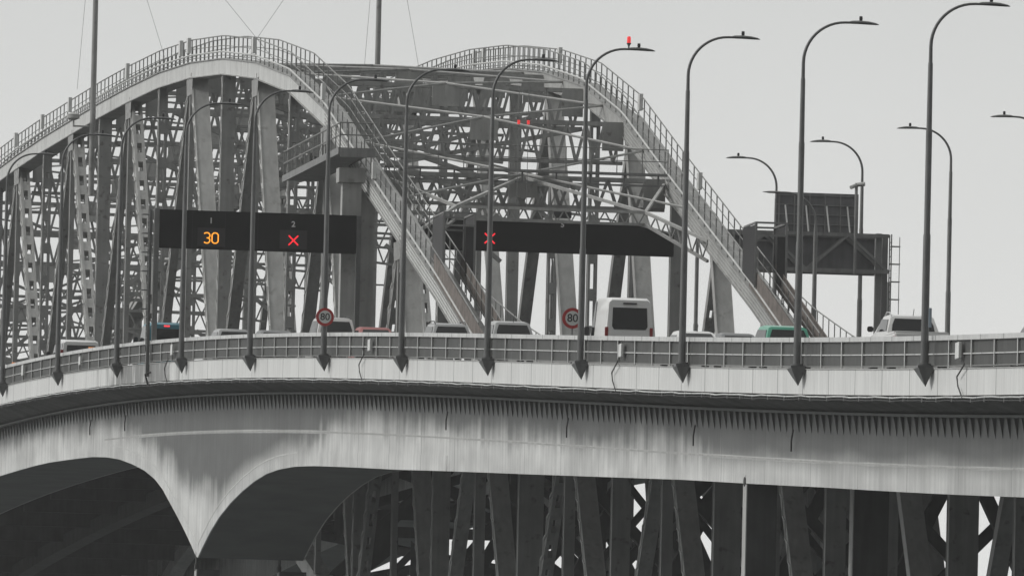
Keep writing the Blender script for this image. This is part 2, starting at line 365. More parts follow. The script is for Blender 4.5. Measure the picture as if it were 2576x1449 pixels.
def viaduct(near):
    mir = None if near else 34.2
    t = thing('box_girder_viaduct', 'pale stained box girder viaduct with v shaped haunch in the foreground' if near else
              'far box girder roadway mostly hidden behind the steel truss bridge', 'viaduct', (0, 0, 0))
    g = lambda mb, n, m_: mb.build(n, m_, t, mirror=mir)
    # webs
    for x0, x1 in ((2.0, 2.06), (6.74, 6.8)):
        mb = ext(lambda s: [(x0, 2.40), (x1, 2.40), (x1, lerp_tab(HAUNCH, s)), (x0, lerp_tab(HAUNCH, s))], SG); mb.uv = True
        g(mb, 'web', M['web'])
    mb = ext(lambda s: [(2.06, lerp_tab(HAUNCH, s) - .04), (6.74, lerp_tab(HAUNCH, s) - .04), (6.74, lerp_tab(HAUNCH, s) - .002), (2.06, lerp_tab(HAUNCH, s) - .002)], SG)
    g(mb, 'bottom_flange', M['flange'])
    # cantilever soffit slab (sloping from fascia to web) and deck
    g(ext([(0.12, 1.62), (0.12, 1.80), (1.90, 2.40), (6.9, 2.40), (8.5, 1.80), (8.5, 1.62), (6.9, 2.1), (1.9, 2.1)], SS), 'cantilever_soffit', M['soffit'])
    g(ext([(0.10, 1.10), (8.5, 1.10), (8.5, 1.61), (0.10, 1.61)], SS), 'road_deck', M['road'])
    g(ext([(1.70, 2.42), (1.995, 2.42), (1.995, 2.50), (1.70, 2.50)], SS), 'ledge', M['flange'])
    g(ext([(0.0, 1.05), (0.095, 1.05), (0.095, 1.86), (0.0, 1.86)], SS), 'fascia', M['fascia'])
    g(ext([(-0.03, 1.02), (0.095, 1.02), (0.095, 1.048), (-0.03, 1.048)], SS), 'fascia_lip', M['plate'])
    if near:
        # inner seam band following the haunch, and its doubler plate
        db = ext(lambda s: [(1.99, lerp_tab(HAUNCH, s) - .62), (1.998, lerp_tab(HAUNCH, s) - .62), (1.998, lerp_tab(HAUNCH, s) - .56), (1.99, lerp_tab(HAUNCH, s) - .56)], stations(165, 235, .8))
        g(db, 'haunch_seam', M['chord'])
        db = ext([(1.988, 4.05), (1.998, 4.05), (1.998, 4.11), (1.988, 4.11)], stations(-40, 235, 4)); g(db, 'web_seam', M['plate'])
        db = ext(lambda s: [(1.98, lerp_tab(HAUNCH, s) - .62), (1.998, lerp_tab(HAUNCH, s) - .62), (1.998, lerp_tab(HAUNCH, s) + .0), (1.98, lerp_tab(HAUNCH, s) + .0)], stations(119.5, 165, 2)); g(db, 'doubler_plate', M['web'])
        # tapered web stiffeners under the ledge
        def rib(s):
            z = zp(s); k = MB()
            k.prism([(1.87, s, z - 2.5), (1.998, s, z - 2.5), (1.998, s, z - 3.16)], (0, 0.03, 0)); return k
        first = None
        for i in range(100):
            s = -12 + i * 1.28; z = zp(s)
            if first is None: first = rib(s).build('rib', M['rib'], t); f0 = (s, z)
            else:
                o = first.copy(); COL.objects.link(o); o.parent = t; o.location = (0, s - f0[0], z - f0[1])
        rest = MB()
        for i in range(100, 235):
            s = -12 + i * 1.28; k = rib(s); n = len(rest.v); rest.v += k.v; rest.f += [tuple(a + n for a in f_) for f_ in k.f]
        ro = rest.build('ribs', M['rib'], t); ro['kind'] = 'stuff'
        # service pipes and clips under the fascia
        p = MB(); zz = lambda s: zp(s) - 1.93 + 0.012 * math.sin(s * 0.9) + 0.01 * math.sin(s * 2.3)
        p.tube([(-0.06, s, zz(s)) for s in stations(-30, 290, 1.6)], 0.028, 6); g(p, 'service_pipe', M['cap'])
        p = MB(); p.tube([(-0.05, s, zz(s) - 0.10) for s in stations(-30, 290, 1.6)], 0.022, 6); g(p, 'service_cable', M['cable'])
        p = MB(); p.box((-0.07, -20, zz(-20) - .14), (0.06, -19.9, zz(-20) + .05)); cl = g(p, 'pipe_clip', M['rib'])
        for i in range(1, 100):
            s = -20 + i * 2.9 + random.uniform(-.5, .5); o = cl.copy(); COL.objects.link(o); o.parent = t; o.location = (0, s + 20, zz(s) - zz(-20))
        # drooping cables from the boxes on the barrier
        for s in (119.5 + 10, 62.5, 0.0 - 7.5, 194):
            c = MB(); c.tube([(-0.10, s, zp(s) - .62), (-0.13, s - .4, zp(s) - .95), (-0.12, s + .9, zp(s) - 1.25), (-0.10, s + .8, zp(s) - 1.55), (-0.08, s + .1, zp(s) - 1.95)], 0.025, 6)
            g(c, 'hanging_cable', M['cable'])
        for s in (-3 + 39, 57, 87, 119, 226, 240):
            c = MB(); c.tube([(1.9, s, zp(s) - 3.05), (1.86, s + .1, zp(s) - 3.4), (1.90, s + .35, zp(s) - 3.75)], 0.03, 6); g(c, 'drain_pipe', M['cable'])
    # piers
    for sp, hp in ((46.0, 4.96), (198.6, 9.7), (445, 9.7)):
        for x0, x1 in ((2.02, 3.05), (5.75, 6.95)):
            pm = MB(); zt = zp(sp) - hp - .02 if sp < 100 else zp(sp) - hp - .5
            pm.box((x0, sp, -3), (x1, sp + .9, zt)); g(pm, 'pier', M['under'])  # dark colour stands in for shade on the leg face
            pm = MB(); pm.box((x0 - .03, sp + .05, -3), (x0 - .002, sp + .8, zt)); g(pm, 'pier_lit_edge', M['plate'])  # added pale strip paints the sunlit side of the leg
            pm = MB(); pm.box((x0 - .02, sp + .3, zt + .002), (x0 + .07, sp + .55, zp(sp) - hp + .3)); pm.tube([(x0 - .06, sp + .45, zt + .1), (x0 + .1, sp + .45, zt + .1)], .16, 8); g(pm, 'hinge_link', M['under'])
    return t
viaduct(True); viaduct(False)

# ---------------------------------------------------------------- roadside barriers
def barrier(near):
    mir = None if near else 34.2
    t = thing('roadside_barrier', 'grey steel barrier with pale cap, mid rail and posts along the near roadway edge' if near else
              'steel barrier along the outer edge of the far roadway', 'barrier', (0, 0, 0))
    g = lambda mb, n, m_: mb.build(n, m_, t, mirror=mir)
    ss = stations(-40, 480, 4)
    g(ext([(0.10, 0.16), (0.135, 0.16), (0.135, 0.97), (0.10, 0.97)], ss), 'back_panel', M['barrier'])
    g(ext([(0.0, 0.0), (0.22, 0.0), (0.22, 0.155), (0.0, 0.155)], ss), 'cap_rail', M['cap'])
    g(ext([(0.05, 0.56), (0.098, 0.56), (0.098, 0.595), (0.05, 0.595)], ss), 'mid_rail', M['cap'])
    g(ext([(0.03, 0.935), (0.098, 0.935), (0.098, 0.965), (0.03, 0.965)], ss), 'base_rail', M['rail'])
    n = 100 if near else 60; f0 = None
    for i in range(n):
        s = -24 + i * 3.96; z = zp(s)
        if f0 is None:
            p = MB(); p.box((0.045, s, z - .99), (0.097, s + .05, z - .157)); p.box((0.03, s - .03, z - .99), (0.044, s + .08, z - .157))
            first = g(p, 'post', M['cap']); f0 = (s, z)
        else:
            o = first.copy(); COL.objects.link(o); o.parent = t; o.location = (0, s - f0[0], z - f0[1])
    return t
barrier(True); barrier(False)
for u_, (s, wid, hh, lab) in enumerate(((192.6, .10, .46, 'slim white tube fixed to the barrier just right of the sign gantry post'),
                           (127.6, .16, .46, 'white box fixed to the barrier above a looping cable, below the red car'),
                           (61.6, .20, .46, 'white box fixed to the barrier below the white van'),
                           (-6.6, .22, .50, 'white box fixed to the barrier near the right edge, right of the white pickup'),
                           (228.0, .14, .40, 'small white box on the barrier below the pale sloping vehicle at left'),
                           (252.0, .18, .50, 'white box on the barrier near its left end'))):
    mb = MB(); z = zp(s)
    mb.box((-.09, s - .05, z - .72), (-.09 + wid * .42, s + .60, z - .72 + hh))
    solo(mb, 'junction_box', M['boxw'], lab, 'electrical box', (0, s, z), 'electrical boxes on the barrier', bevel=0.01)

# ================================================================ MAIN TRUSS BRIDGE
SN0, DS = 51.0, 12.86
def sn(n): return SN0 + DS * n
TOPZ = {9: 38.35, 10: 42.0, 11: 45.4, 12: 48.8, 13: 52.3, 14: 54.8, 15: 56.4, 16: 57.55, 17: 58.3, 18: 58.75, 19: 58.95, 20: 59.05, 21: 59.05}
for n in range(22, 34): TOPZ[n] = TOPZ[42 - n]
def ztop(n): return TOPZ[n] if n in TOPZ else zr(sn(n)) - 1.6
BOT = {9: 21.5, 10: 22.3, 11: 24.6, 12: 27.6, 13: 30.8, 14: 33.8, 15: 36.6, 16: 39.0, 17: 40.6, 18: 41.3, 19: 41.7, 20: 41.9, 21: 42.0}
for n in range(22, 34): BOT[n] = BOT[42 - n]
def zbot(n): return BOT[n] if n in BOT else max(zr(sn(n)) - 16.5, 14)
NA, NB = -6, 43
WL, WR = 9.9, 24.7                       # outer faces of the two truss planes
bridge = thing('truss_bridge', 'big grey steel truss bridge with twin handrailed arches rising above its roadway', 'bridge', (0, 0, 0))
def B(mb, n, m_): return mb.build(n, m_, bridge)
def plane_w(side, a, b):                 # a,b measured inwards from the outer face
    return (WL + a, WL + b) if side == 0 else (WR - b, WR - a)
for side in (0, 1):
    c0, c1 = plane_w(side, 0.0, 0.85); cm = (c0 + c1) / 2
    sgn = 1 if side == 0 else -1
    # arched chord with bottom flange, faceted at the nodes
    mb = MB(); rows = []
    for n in range(9, 34):
        s = sn(n); z = ztop(n); rows.append([(c0, s, z), (c1, s, z), (c1, s, z + .72), (c0, s, z + .72)])
    mb.grid(rows, closed=True, cap=True); B(mb, 'arch_chord', M['chordweb'] if side == 0 else M['plate'])
    for dz0, dz1, ov in ((-.05, -.002, .07), (.722, .77, .07)):
        mb = MB(); rows = []
        for n in range(9, 34):
            s = sn(n); z = ztop(n); rows.append([(c0 - ov, s, z + dz0), (c1 + ov, s, z + dz0), (c1 + ov, s, z + dz1), (c0 - ov, s, z + dz1)])
        mb.grid(rows, closed=True, cap=True); B(mb, 'chord_flange', M['truss'])
    # lower-slope stringer lines (stepped plates between nodes 9 and 13)
    for q in range(3):
        mb = MB(); rows = []
        for n in range(9, 14):
            s = sn(n); z = ztop(n) + .14 + q * .19; x = c0 - .03
            rows.append([(x, s, z), (x + .028, s, z), (x + .028, s, z + .03), (x, s, z + .03)])
        mb.grid(rows, closed=True, cap=True); B(mb, 'plate_edge', M['truss'])
    # approach top chord (under the deck) and the bottom chord
    for rng_, zf, nm in (((NA, 9), lambda n: ztop(n) if n < 9 else zr(sn(9)) - 1.6, 'deck_chord'), ((33, NB), lambda n: ztop(n) if n > 33 else zr(sn(33)) - 1.6, 'deck_chord'), ((NA, NB), zbot, 'bottom_chord')):
        mb = MB(); rows = []
        for n in range(rng_[0], rng_[1] + 1):
            s = sn(n); z = zf(n); rows.append([(c0 + .02, s, z), (c1 - .02, s, z), (c1 - .02, s, z + .8), (c0 + .02, s, z + .8)])
        mb.grid(rows, closed=True, cap=True); B(mb, nm, M['truss'])
    # verticals and diagonals
    for n in range(NA, NB + 1):
        s = sn(n); zt = ztop(n); zb = zbot(n) + .8
        arch_ = 10 <= n <= 32
        lad = arch_ and n % 4 != 0 and not (side == 0 and (n in (10, 11, 13) or n % 2)) and not (side == 1 and n > 17 and n % 2) and not (side == 1 and n in (10, 11, 17))
        wv = ((0.60 if side == 0 else .5) if arch_ else 1.0) if n % 4 == 0 else ((0.50 if side == 0 else .42) if arch_ and (lad or side == 1) else (0.4 if n % 2 else 0.7))
        if arch_ and n % 2 and not lad: wv = .20
        elif arch_ and n % 4 and n > 12: wv = .40
        if arch_ and side == 1 and n > 17: wv *= .8
        a, b = plane_w(side, 0.02, 0.02 + wv); x = (a + b) / 2
        mb = MB()
        if lad:                                   # perforated cover plate: two stiles and battens
            for xa, xb in ((a, a + .09), (b - .09, b)): mb.box((xa, s - .25, zb), (xb, s + .25, zt))
            z = zb + .3
            while z < zt - .4: mb.box((a + .092, s - .24, z), (b - .092, s + .24, z + .55)); z += 1.75
            mb.box((a + .092, s - .24, zt - 1.2), (b - .092, s + .24, zt))
        else: mb.box((a, s - .27, zb), (b, s + .27, zt))
        # flange angles: thin proud strips on the edges, the laced side of the box
        for xx in (a - .012, b + .012):
            for yy in (-.27, .23): mb.box((xx - .011, s + yy - .012, zb), (xx + .011, s + yy + .04, zt))
        B(mb, 'vertical', M['truss'])
        if n % 2: 
            # gusset plate at the node
            g0, g1 = plane_w(side, -.03, -.004)
            mb = MB(); mb.prism([(g0, s - 1.0, zt - .9), (g0, s + 1.0, zt - .9), (g0, s + 1.25, zt - .05), (g0, s - 1.25, zt - .05)], (g1 - g0, 0, 0))
            B(mb, 'gusset_plate', M['truss'])
            for dn in (-1, 1):
                m2 = n + dn
                if m2 < NA or m2 > NB: continue
                p = (0, s + dn * .3, zt + .1); q = (0, sn(m2), zbot(m2) + .5)
                dw = (.74 if n < 18 else .58) if dn == -1 else (.52 if n < 16 else .36)
                if side == 1 and n > 16: dw *= .8
                a, b = plane_w(side, 0.03, 0.03 + dw); x = (a + b) / 2
                P = Vector((x, p[1], p[2])); Q = Vector((x, q[1], q[2]))
                mb = MB()
                perf = (dn == -1 and n >= 19) or (dn == 1 and n in (7, 11)) or (side == 1 and n in (9,))
                if perf:
                    for xx in (a + .09, b - .09):
                        mb.beam((xx, P.y, P.z), (xx, Q.y, Q.z), .15, .5)
                    Ln = (Q - P).length; k = int(Ln / 1.25)
                    for i in range(k):
                        r0 = P.lerp(Q, i / k); r1 = P.lerp(Q, (i + .48) / k); mb.beam(r0, r1, dw - .31, .46)
                else:
                    mb.beam(P, Q, dw, .5)
                    for xx in (a - .006, b + .006): mb.beam((xx, P.y, P.z), (xx, Q.y, Q.z), .03, .56)
                B(mb, 'diagonal', M['plate'] if dn == -1 else M['truss'])
                # zig-zag lacing bars down the outer side
                if side == 0 and 3 <= n <= 25:
                    mb = MB(); Ln = (Q - P).length; k = int(Ln / .55); d = (Q - P).normalized(); up = Vector((1, 0, 0)).cross(d)
                    for i in range(k):
                        r0 = P.lerp(Q, i / k); r1 = P.lerp(Q, (i + 1) / k); sg = .18 if i % 2 else -.18
                        v0 = r0 + up * sg; v1 = r1 - up * sg; xo = a - .04
                        mb.beam((xo, v0.y, v0.z), (xo, v1.y, v1.z), .04, .07)
                    B(mb, 'lacing', M['chord'])
        elif side == 0 and n >= 10:
            mb = MB(); xo = WL - .02; z = zb; i = 0
            while z < zt - .6:
                mb.beam((xo, s - .18 if i % 2 else s + .18, z), (xo, s + .18 if i % 2 else s - .18, z + .55), .03, .06); z += .55; i += 1
            B(mb, 'lacing', M['chord'])
    # handrails along both edges of the arched chord
    for e_ in (0, 1):
        x = (c0 + .03) if e_ == 0 else (c1 - .03)
        if e_ == 1 and side == 0: x = c1 + .25
        if e_ == 1 and side == 1: x = c1 + .0
        mb = MB(); pts_t, pts_m, pts_l = [], [], []
        zz = lambda s: (lambda n: ztop(int(n)) + (ztop(min(int(n) + 1, 33)) - ztop(int(n))) * (n - int(n)))( 9 + (s - sn(9)) / DS) + .77
        s = sn(9) + .2
        while s < sn(33) - .5:
            z = zz(s); mb.beam((x, s, z - .25), (x, s, z + 1.1), .05, .055)
            pts_t.append((x, s, z + 1.1)); pts_m.append((x, s, z + .62)); pts_l.append((x, s, z + .15)); s += 1.68
        mb.tube(pts_t, .032, 5); mb.tube(pts_m, .022, 5); mb.tube(pts_l, .022, 5)
        B(mb, 'handrail', M['rail'])
        if e_ == 0:
            pp = MB(); pp.tube([(x - .09, p[1], p[2] - .78) for p in pts_t], .045, 6); B(pp, 'cable_duct', M['chord'])
    # mesh infill panels low on the slope
    for x in ((c0 - .02), (c1 + .27)):
        mb = MB(); rows = []
        for i in range(9):
            s = sn(9) - 2 + i * 2.0; z = zz(max(s, sn(9) + .1)) - (max(0, sn(9) + .1 - s) * .26)
            rows.append([(x, s, z + .02), (x + .02, s, z + .02), (x + .02, s, z + 1.05), (x, s, z + 1.05)])
        mb.grid(rows, closed=True, cap=True); B(mb, 'mesh_panel', M['mesh'])
    # flared rail at the foot
    mb = MB(); x = (11.1, 25.1)[side]; pts = []; FT = [(150, .9), (155, 1.2), (161.2, 1.82), (166, 2.4), (170.8, 3.0), (176.5, 3.9), (180.7, 4.5)]
    for i in range(20):
        s = 152 + i * 1.5; z = zr(s) + lerp_tab(FT, s)
        mb.beam((x, s, max(zr(s), z - 1.1)), (x, s, z), .04, .04); pts.append((x, s, z))
    for i in range(0):
        s = sn(9) - 16 + i * 1.5; z = max(zr(s) + 1.25, zz(max(s, sn(9) + .1)) + 1.0 - max(0, sn(9) - s) * .17)
        mb.beam((x, s, zr(s)), (x, s, z), .05, .05); pts.append((x, s, z))
    mb.tube(pts, .03, 5); B(mb, 'foot_rail', M['rail'])
    # light boxes standing on the rail
    for n in (11.6, 13, 15, 17, 17.25, 19, 21, 22, 23):
        s = sn(n); z = zz(s); x = c0 - .1 if side == 0 else c1 - .05
        lb = MB(); lb.box((x - .10, s - .28, z + .42), (x + .07, s + .28, z + 1.18)); B(lb, 'light_box', M['boxw'])

# cross frames, lateral bracing, floor beams
IN0, IN1 = WL + .85, WR - .85; CW = (IN0 + IN1) / 2
def lattice(mb, x0, x1, s, z0, z1, pitch, th=.12, dbl=True, arch=0.0, ct=.20):
    mb.beam((x0, s, z1), (x1, s, z1), .28, ct, side=(0, 1, 0)); 
    n = max(2, int((x1 - x0) / pitch)); 
    lo = lambda x: z0 + arch * (abs((x - (x0 + x1) / 2) / ((x1 - x0) / 2)) ** 2) * -1
    for i in range(n):
        a = x0 + (x1 - x0) * i / n; b = x0 + (x1 - x0) * (i + 1) / n; m_ = (a + b) / 2
        for off in ((-.16, .16) if dbl else (0,)):
            mb.beam((a, s + off, z1), (m_, s + off, lo(m_)), th, .05, side=(1, 0, 0)); mb.beam((m_, s + off, lo(m_)), (b, s + off, z1), th, .05, side=(1, 0, 0))
        mb.beam((a, s, lo(a)), (b, s, lo(b)), .28, ct * .8, side=(0, 1, 0))
for n in range(12, 31):
    s = sn(n); zt = ztop(n)
    mb = MB(); dep = 1.5 if n > 12 else 1.0
    lattice(mb, IN0, IN1, s, zt + .2 - dep, zt + .5, .85, th=.10)
    B(mb, 'cross_strut', M['truss'])
    mb = MB(); mb.box((CW - .65, s - .3, zt - .45), (CW + .65, s - .23, zt + .52)); mb.box((CW - .08, s - .34, zt - .5), (CW + .08, s - .305, zt + .55)); B(mb, 'strut_gusset', M['plate'])
    for xa, xb in ((IN0, IN0 + 1.0), (IN1 - 1.0, IN1)):
        mb = MB(); mb.box((xa, s - .26, zt - .75), (xb, s - .20, zt + .5)); B(mb, 'end_gusset', M['truss'])
    # lateral X: from the strut centre to both chords half a panel either side
    for sg in (-1, 1):
        h = .5 * sg; za = (ztop(n) + ztop(n + sg)) / 2
        mb = MB()
        mb.tube([(IN0, s + DS * h, za + .60), (CW, s, zt + .66)], .062, 6)
        mb.tube([(CW, s, zt + .66), (IN1, s - DS * h, (ztop(n) + ztop(n - sg)) / 2 + .60)], .062, 6)
        B(mb, 'lateral_brace', M['plate'] if n < 15 else M['truss'])
    # sway frame lower down
    zl = zr(s) + 8.6; zt2 = zt - dep + .2
    if n >= 14:
        lv = zl
        while lv < zt2 - 1.3 or lv == zl:
            mb = MB(); lattice(mb, IN0, IN1, s, lv, lv + 1.0, 1.0, th=.08, dbl=False, arch=.35, ct=.13); B(mb, 'sway_strut', M['truss']); lv += 3.4 if n < 17 else 6.5
    if zt2 - zl > 3.5 and (n < 17 or n % 2 == 0):
        zc = (zt2 + zl + .9) / 2
        for pts in (((IN0, zl + .9), (IN1, zt2)), ((IN0, zt2), (IN1, zl + .9))):
            mb = MB()
            for o_ in (-.14, .14): mb.beam((pts[0][0], s + o_, pts[0][1]), (pts[1][0], s + o_, pts[1][1]), .10, .14 if n > 16 else .2, side=(0, 1, 0))
            B(mb, 'sway_brace', M['truss'])
        for o_ in (-1, 1):                       # knee braces
            xk = CW + o_ * (CW - IN0); mb = MB()
            mb.beam((xk, s, zl - 1.8), (xk - o_ * 2.2, s, zl), .2, .2, side=(0, 1, 0)); B(mb, 'knee_brace', M['truss'])
# portal bracing at the low end, nodes 11 to 12
PL, PR = (13.1, 197.0, 47.3), (21.7, 197.0, 47.3); AP = (CW, sn(12), 49.3)
for a, b in ((AP, PL), (AP, PR), (PL, (IN0, sn(11), 45.8)), (PR, (IN1, sn(11), 45.8)), (PL, (IN0, sn(12), 49.2)), (PR, (IN1, sn(12), 49.2)), (PL, PR)):
    mb = MB(); mb.beam(a, b, .13, .13); B(mb, 'portal_brace', M['plate'])
PLb, PRb = (PL[0], PL[1], 46.75), (PR[0], PR[1], 46.75)
for a, b, a2, b2, k in ((PR, (IN1, sn(11), 45.8), PRb, (IN1, sn(11), 44.9), 6), (PL, (IN0, sn(11), 45.8), PLb, (IN0, sn(11), 44.9), 6), (PL, PR, PLb, PRb, 14)):
    mb = MB(); a, b, a2, b2 = map(Vector, (a, b, a2, b2)); mb.beam(a2, b2, .12, .12)
    for i in range(k): mb.beam(a.lerp(b, i / k), a2.lerp(b2, (i + .5) / k), .06, .06); mb.beam(a2.lerp(b2, (i + .5) / k), a.lerp(b, (i + 1) / k), .06, .06)
    B(mb, 'portal_lattice', M['truss'])

# main deck
dk = ext([(9.3, 1.12), (25.3, 1.12), (25.3, 1.50), (9.3, 1.50)], stations(-45, 620, 5)); B(dk, 'main_deck', M['road'])
for x in (10.9, 23.55):
    B(ext([(x, .72), (x + .15, .72), (x + .15, 1.115), (x, 1.115)], stations(-45, 620, 8)), 'kerb_guard', M['truss'])
for x in (12.2, 14.8, 17.2, 19.6, 22.2):
    B(ext([(x, 1.505), (x + .3, 1.505), (x + .3, 2.3), (x, 2.3)], stations(-45, 620, 8)), 'stringer', M['under'])
for n in range(NA, 36):
    s = sn(n); z = zr(s)
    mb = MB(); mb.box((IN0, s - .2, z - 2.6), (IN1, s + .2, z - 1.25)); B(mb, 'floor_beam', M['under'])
    zb = zbot(n)
    if zr(s) - zb > 6:
        mb = MB(); zu = z - 2.7
        mb.beam((IN0, s, zb + .4), (IN1, s, zb + .4), .5, .5, side=(0, 1, 0))
        zm = (zb + zu) / 2
        if n % 2:
            for a, b in (((IN0, zb + .6), (CW, zu)), ((IN1, zb + .6), (CW, zu))): mb.beam((a[0], s, a[1]), (b[0], s, b[1]), .45, .5, side=(0, 1, 0))
            mb.beam((IN0, s, zm), (IN1, s, zm), .4, .45, side=(0, 1, 0))
        else:
            for a, b in (((IN0, zb + .6), (IN1, zu)), ((IN1, zb + .6), (IN0, zu))): mb.beam((a[0], s, a[1]), (b[0], s, b[1]), .4, .45, side=(0, 1, 0))
            mb.beam((CW, s, zb + .4), (CW, s, zu), .5, .5, side=(0, 1, 0))
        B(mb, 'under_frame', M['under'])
        mb = MB(); mb.prism([(CW - 2.0, s - .3, zu), (CW + 2.0, s - .3, zu), (CW + .7, s - .3, zu - 1.5), (CW - .7, s - .3, zu - 1.5)], (0, .05, 0)); B(mb, 'under_gusset', M['under'])
        if n > 5:
            mb = MB(); mb.prism([(IN0, s - .31, zm + 1.3), (IN0 + 1.2, s - .31, zm + .3), (IN0 + 1.2, s - .31, zm - .3), (IN0, s - .31, zm - 1.3)], (0, .05, 0)); B(mb, 'under_gusset', M['under'])
            mb = MB(); mb.prism([(IN1, s - .31, zm + 1.3), (IN1 - 1.2, s - .31, zm + .3), (IN1 - 1.2, s - .31, zm - .3), (IN1, s - .31, zm - 1.3)], (0, .05, 0)); B(mb, 'under_gusset', M['under'])
        if 5 < n < 14:
            s2 = s + DS / 2; z2 = zr(s2); mb = MB()
            mb.box((IN0, s2 - .12, z2 - 2.2), (IN1, s2 + .12, z2 - 1.6))
            mb.beam((IN0, s2, zm), (CW, s2, z2 - 2.2), .3, .3, side=(0, 1, 0)); mb.beam((IN1, s2, zm), (CW, s2, z2 - 2.2), .3, .3, side=(0, 1, 0))
            B(mb, 'intermediate_frame', M['under'])
        mb = MB(); mb.beam((IN0, s, zb + .3), (IN1, s + DS, zbot(n + 1) + .3), .4, .4); mb.beam((IN1, s, zb + .35), (IN0, s + DS, zbot(n + 1) + .35), .4, .4); B(mb, 'bottom_lateral', M['under'])
for x in (WL + 3.3, WR - 3.3):                # inspection rails and a service pipe slung under the deck
    B(ext([(x, 4.6), (x + .35, 4.6), (x + .35, 5.2), (x, 5.2)], stations(-45, 150, 8)), 'inspection_rail', M['under'])
B(ext([(WL + 6, 3.3), (WL + 6.9, 3.3), (WL + 6.9, 4.1), (WL + 6, 4.1)], stations(-45, 560, 8)), 'service_main', M['under'])
# main pier below the arch foot
for sp in (sn(9), sn(33)):
    mb = MB()
    for x0 in (WL - .6, WR - 1.9): mb.box((x0, sp - 2.2, -3), (x0 + 2.5, sp + 2.2, 21.2))
    mb.box((WL - .6, sp - 2.0, 15), (WR + .6, sp + 2.0, 20.9)); B(mb, 'main_pier', M['truss'])

# walkway platform on the outside of the left arch
mb = MB(); s0, s1 = 200.5, 220.0
mb.box((8.3, s0, 49.82), (9.86, s1, 50.02)); mb.box((8.2, s0, 49.74), (8.298, s1, 50.04)); mb.box((8.3, s0 - .1, 49.6), (9.86, s0 - .002, 50.0))
B(mb, 'side_platform', M['steel'])
mb = MB()
for z_ in (50.6, 51.15): mb.tube([(9.75, s0, z_), (8.27, s0, z_), (8.27, s1, z_), (9.75, s1, z_)], .035, 6)
for i in range(14): s = s0 + (s1 - s0) * i / 13; mb.beam((8.27, s, 50.0), (8.27, s, 51.15), .05, .05)
for i in range(5): mb.beam((8.27 + i * .37, s0, 50.0), (8.27 + i * .37, s0, 51.15), .05, .05)
B(mb, 'platform_rail', M['rail'])
mb = MB(); mb.box((8.7, s0 + 2.0, zr(s0) - 1), (9.55, s0 + 2.6, 49.2)); mb.box((8.5, s0 + 1.8, 48.6), (9.7, s0 + 2.8, 49.25)); B(mb, 'platform_post', M['plate'])
# transverse catwalk between the arches
mb = MB(); s = 204.0
mb.box((WL + .9, s, 49.46), (WR - .9, s + .5, 49.56)); mb.beam((WL + .9, s + .25, 49.0), (WR - .9, s + .25, 49.0), .08, .09, side=(0, 1, 0)); [mb.beam((WL + 1 + i * 1.56, s + .25, 49.0), (WL + 1 + i * 1.56, s + .25, 49.5), .07, .07) for i in range(9)]; B(mb, 'catwalk', M['steel'])
mb = MB()
for z_ in (50.1, 50.65): mb.tube([(WL + .9, s, z_), (WR - .9, s, z_)], .025, 6)
for i in range(12): x = WL + 1 + i * 1.17; mb.beam((x, s, 49.55), (x, s, 50.65), .04, .04)
B(mb, 'catwalk_rail', M['rail'])

# gate cages on the chord walkways
for x0, lab in ((WL + .1, 'dark mesh gate cage around the walkway at the foot of the left arch'), (WR - .95, 'dark mesh gate cage around the walkway at the foot of the right arch')):
    s = 178.6; zb_, zt_ = 42.9, 45.75
    t = thing('gate_cage', lab, 'gate cage', (x0, s, zb_), 'gate cages on the arch walkways')
    fr = MB(); x1 = x0 + 1.35; s1 = s + 3.2
    for x in (x0, x1):
        for y, dz in ((s, 0), (s1, .9)): fr.beam((x, y, zb_ + dz), (x, y, zt_ + .0), .10, .10)
        fr.beam((x, s, zt_), (x, s1, zt_), .08, .08)
    for y in (s, s1): fr.beam((x0, y, zt_), (x1, y, zt_), .08, .08); fr.beam((x0, y, zt_ - .55), (x1, y, zt_ - .55), .08, .08)
    fr.build('frame', M['steel'], t)
    for x, a, b in ((x0 - .06, s, s1), (x1 + .01, s, s1)):
        p = MB(); p.prism([(x, a, zb_ + .1), (x, b, zb_ + .9), (x, b, zt_ - .1), (x, a, zt_ - .1)], (.04, 0, 0)); p.build('side_panel', M['dark'], t)
    p = MB(); p.box((x0 + .95, s - .03, zb_ + .1), (x1 - .05, s + .02, zt_ - .6)); p.build('gate_leaf', M['dark'], t)

# ---------------------------------------------------------------- flag masts on the arches
def mast(w, lab, dish):
    s = 303.5; z0 = 59.1; t = thing('mast', lab, 'mast', (w, s, z0), 'flag masts on top of the arches')
    m_ = MB(); m_.smooth = True; m_.tube([(w, s, z0 - 4.5), (w, s, z0 + 3), (w, s, z0 + 14)], [.155, .145, .12], 12); m_.build('pole', M['truss'], t)
    for dx, dy, in ((-1.2, -3), (3.2, -8) if dish else (2.1, -3), (9.5, -9) if dish else (-8, 6)):
        c = MB(); c.tube([(w, s, z0 + 13.8), (w + dx, s + dy, z0 + .8)], .009, 4); c.build('guy_wire', M['cable'], t)
    if dish:
        d = MB(); d.smooth = True; d.tube([(w - 1.0, s, z0 - .9), (w - .2, s, z0 - .9)], .05, 6); d.tube([(w - 1.0, s, z0 - .95), (w - 1.0, s, z0 - .55)], .05, 6)
        d.tube([(w - 1.02, s, z0 - .6), (w - 1.02, s, z0 - .5), (w - 1.02, s, z0 - .3), (w - 1.02, s, z0 - .2)], [.1, .33, .33, .1], 12); d.build('radar_dome', M['plate'], t)
mast(9.0, 'tall grey mast with a small radar dome, standing on the left arch', True)
mast(23.9, 'tall slim grey mast rising behind the top of the lattice between the arches', False)

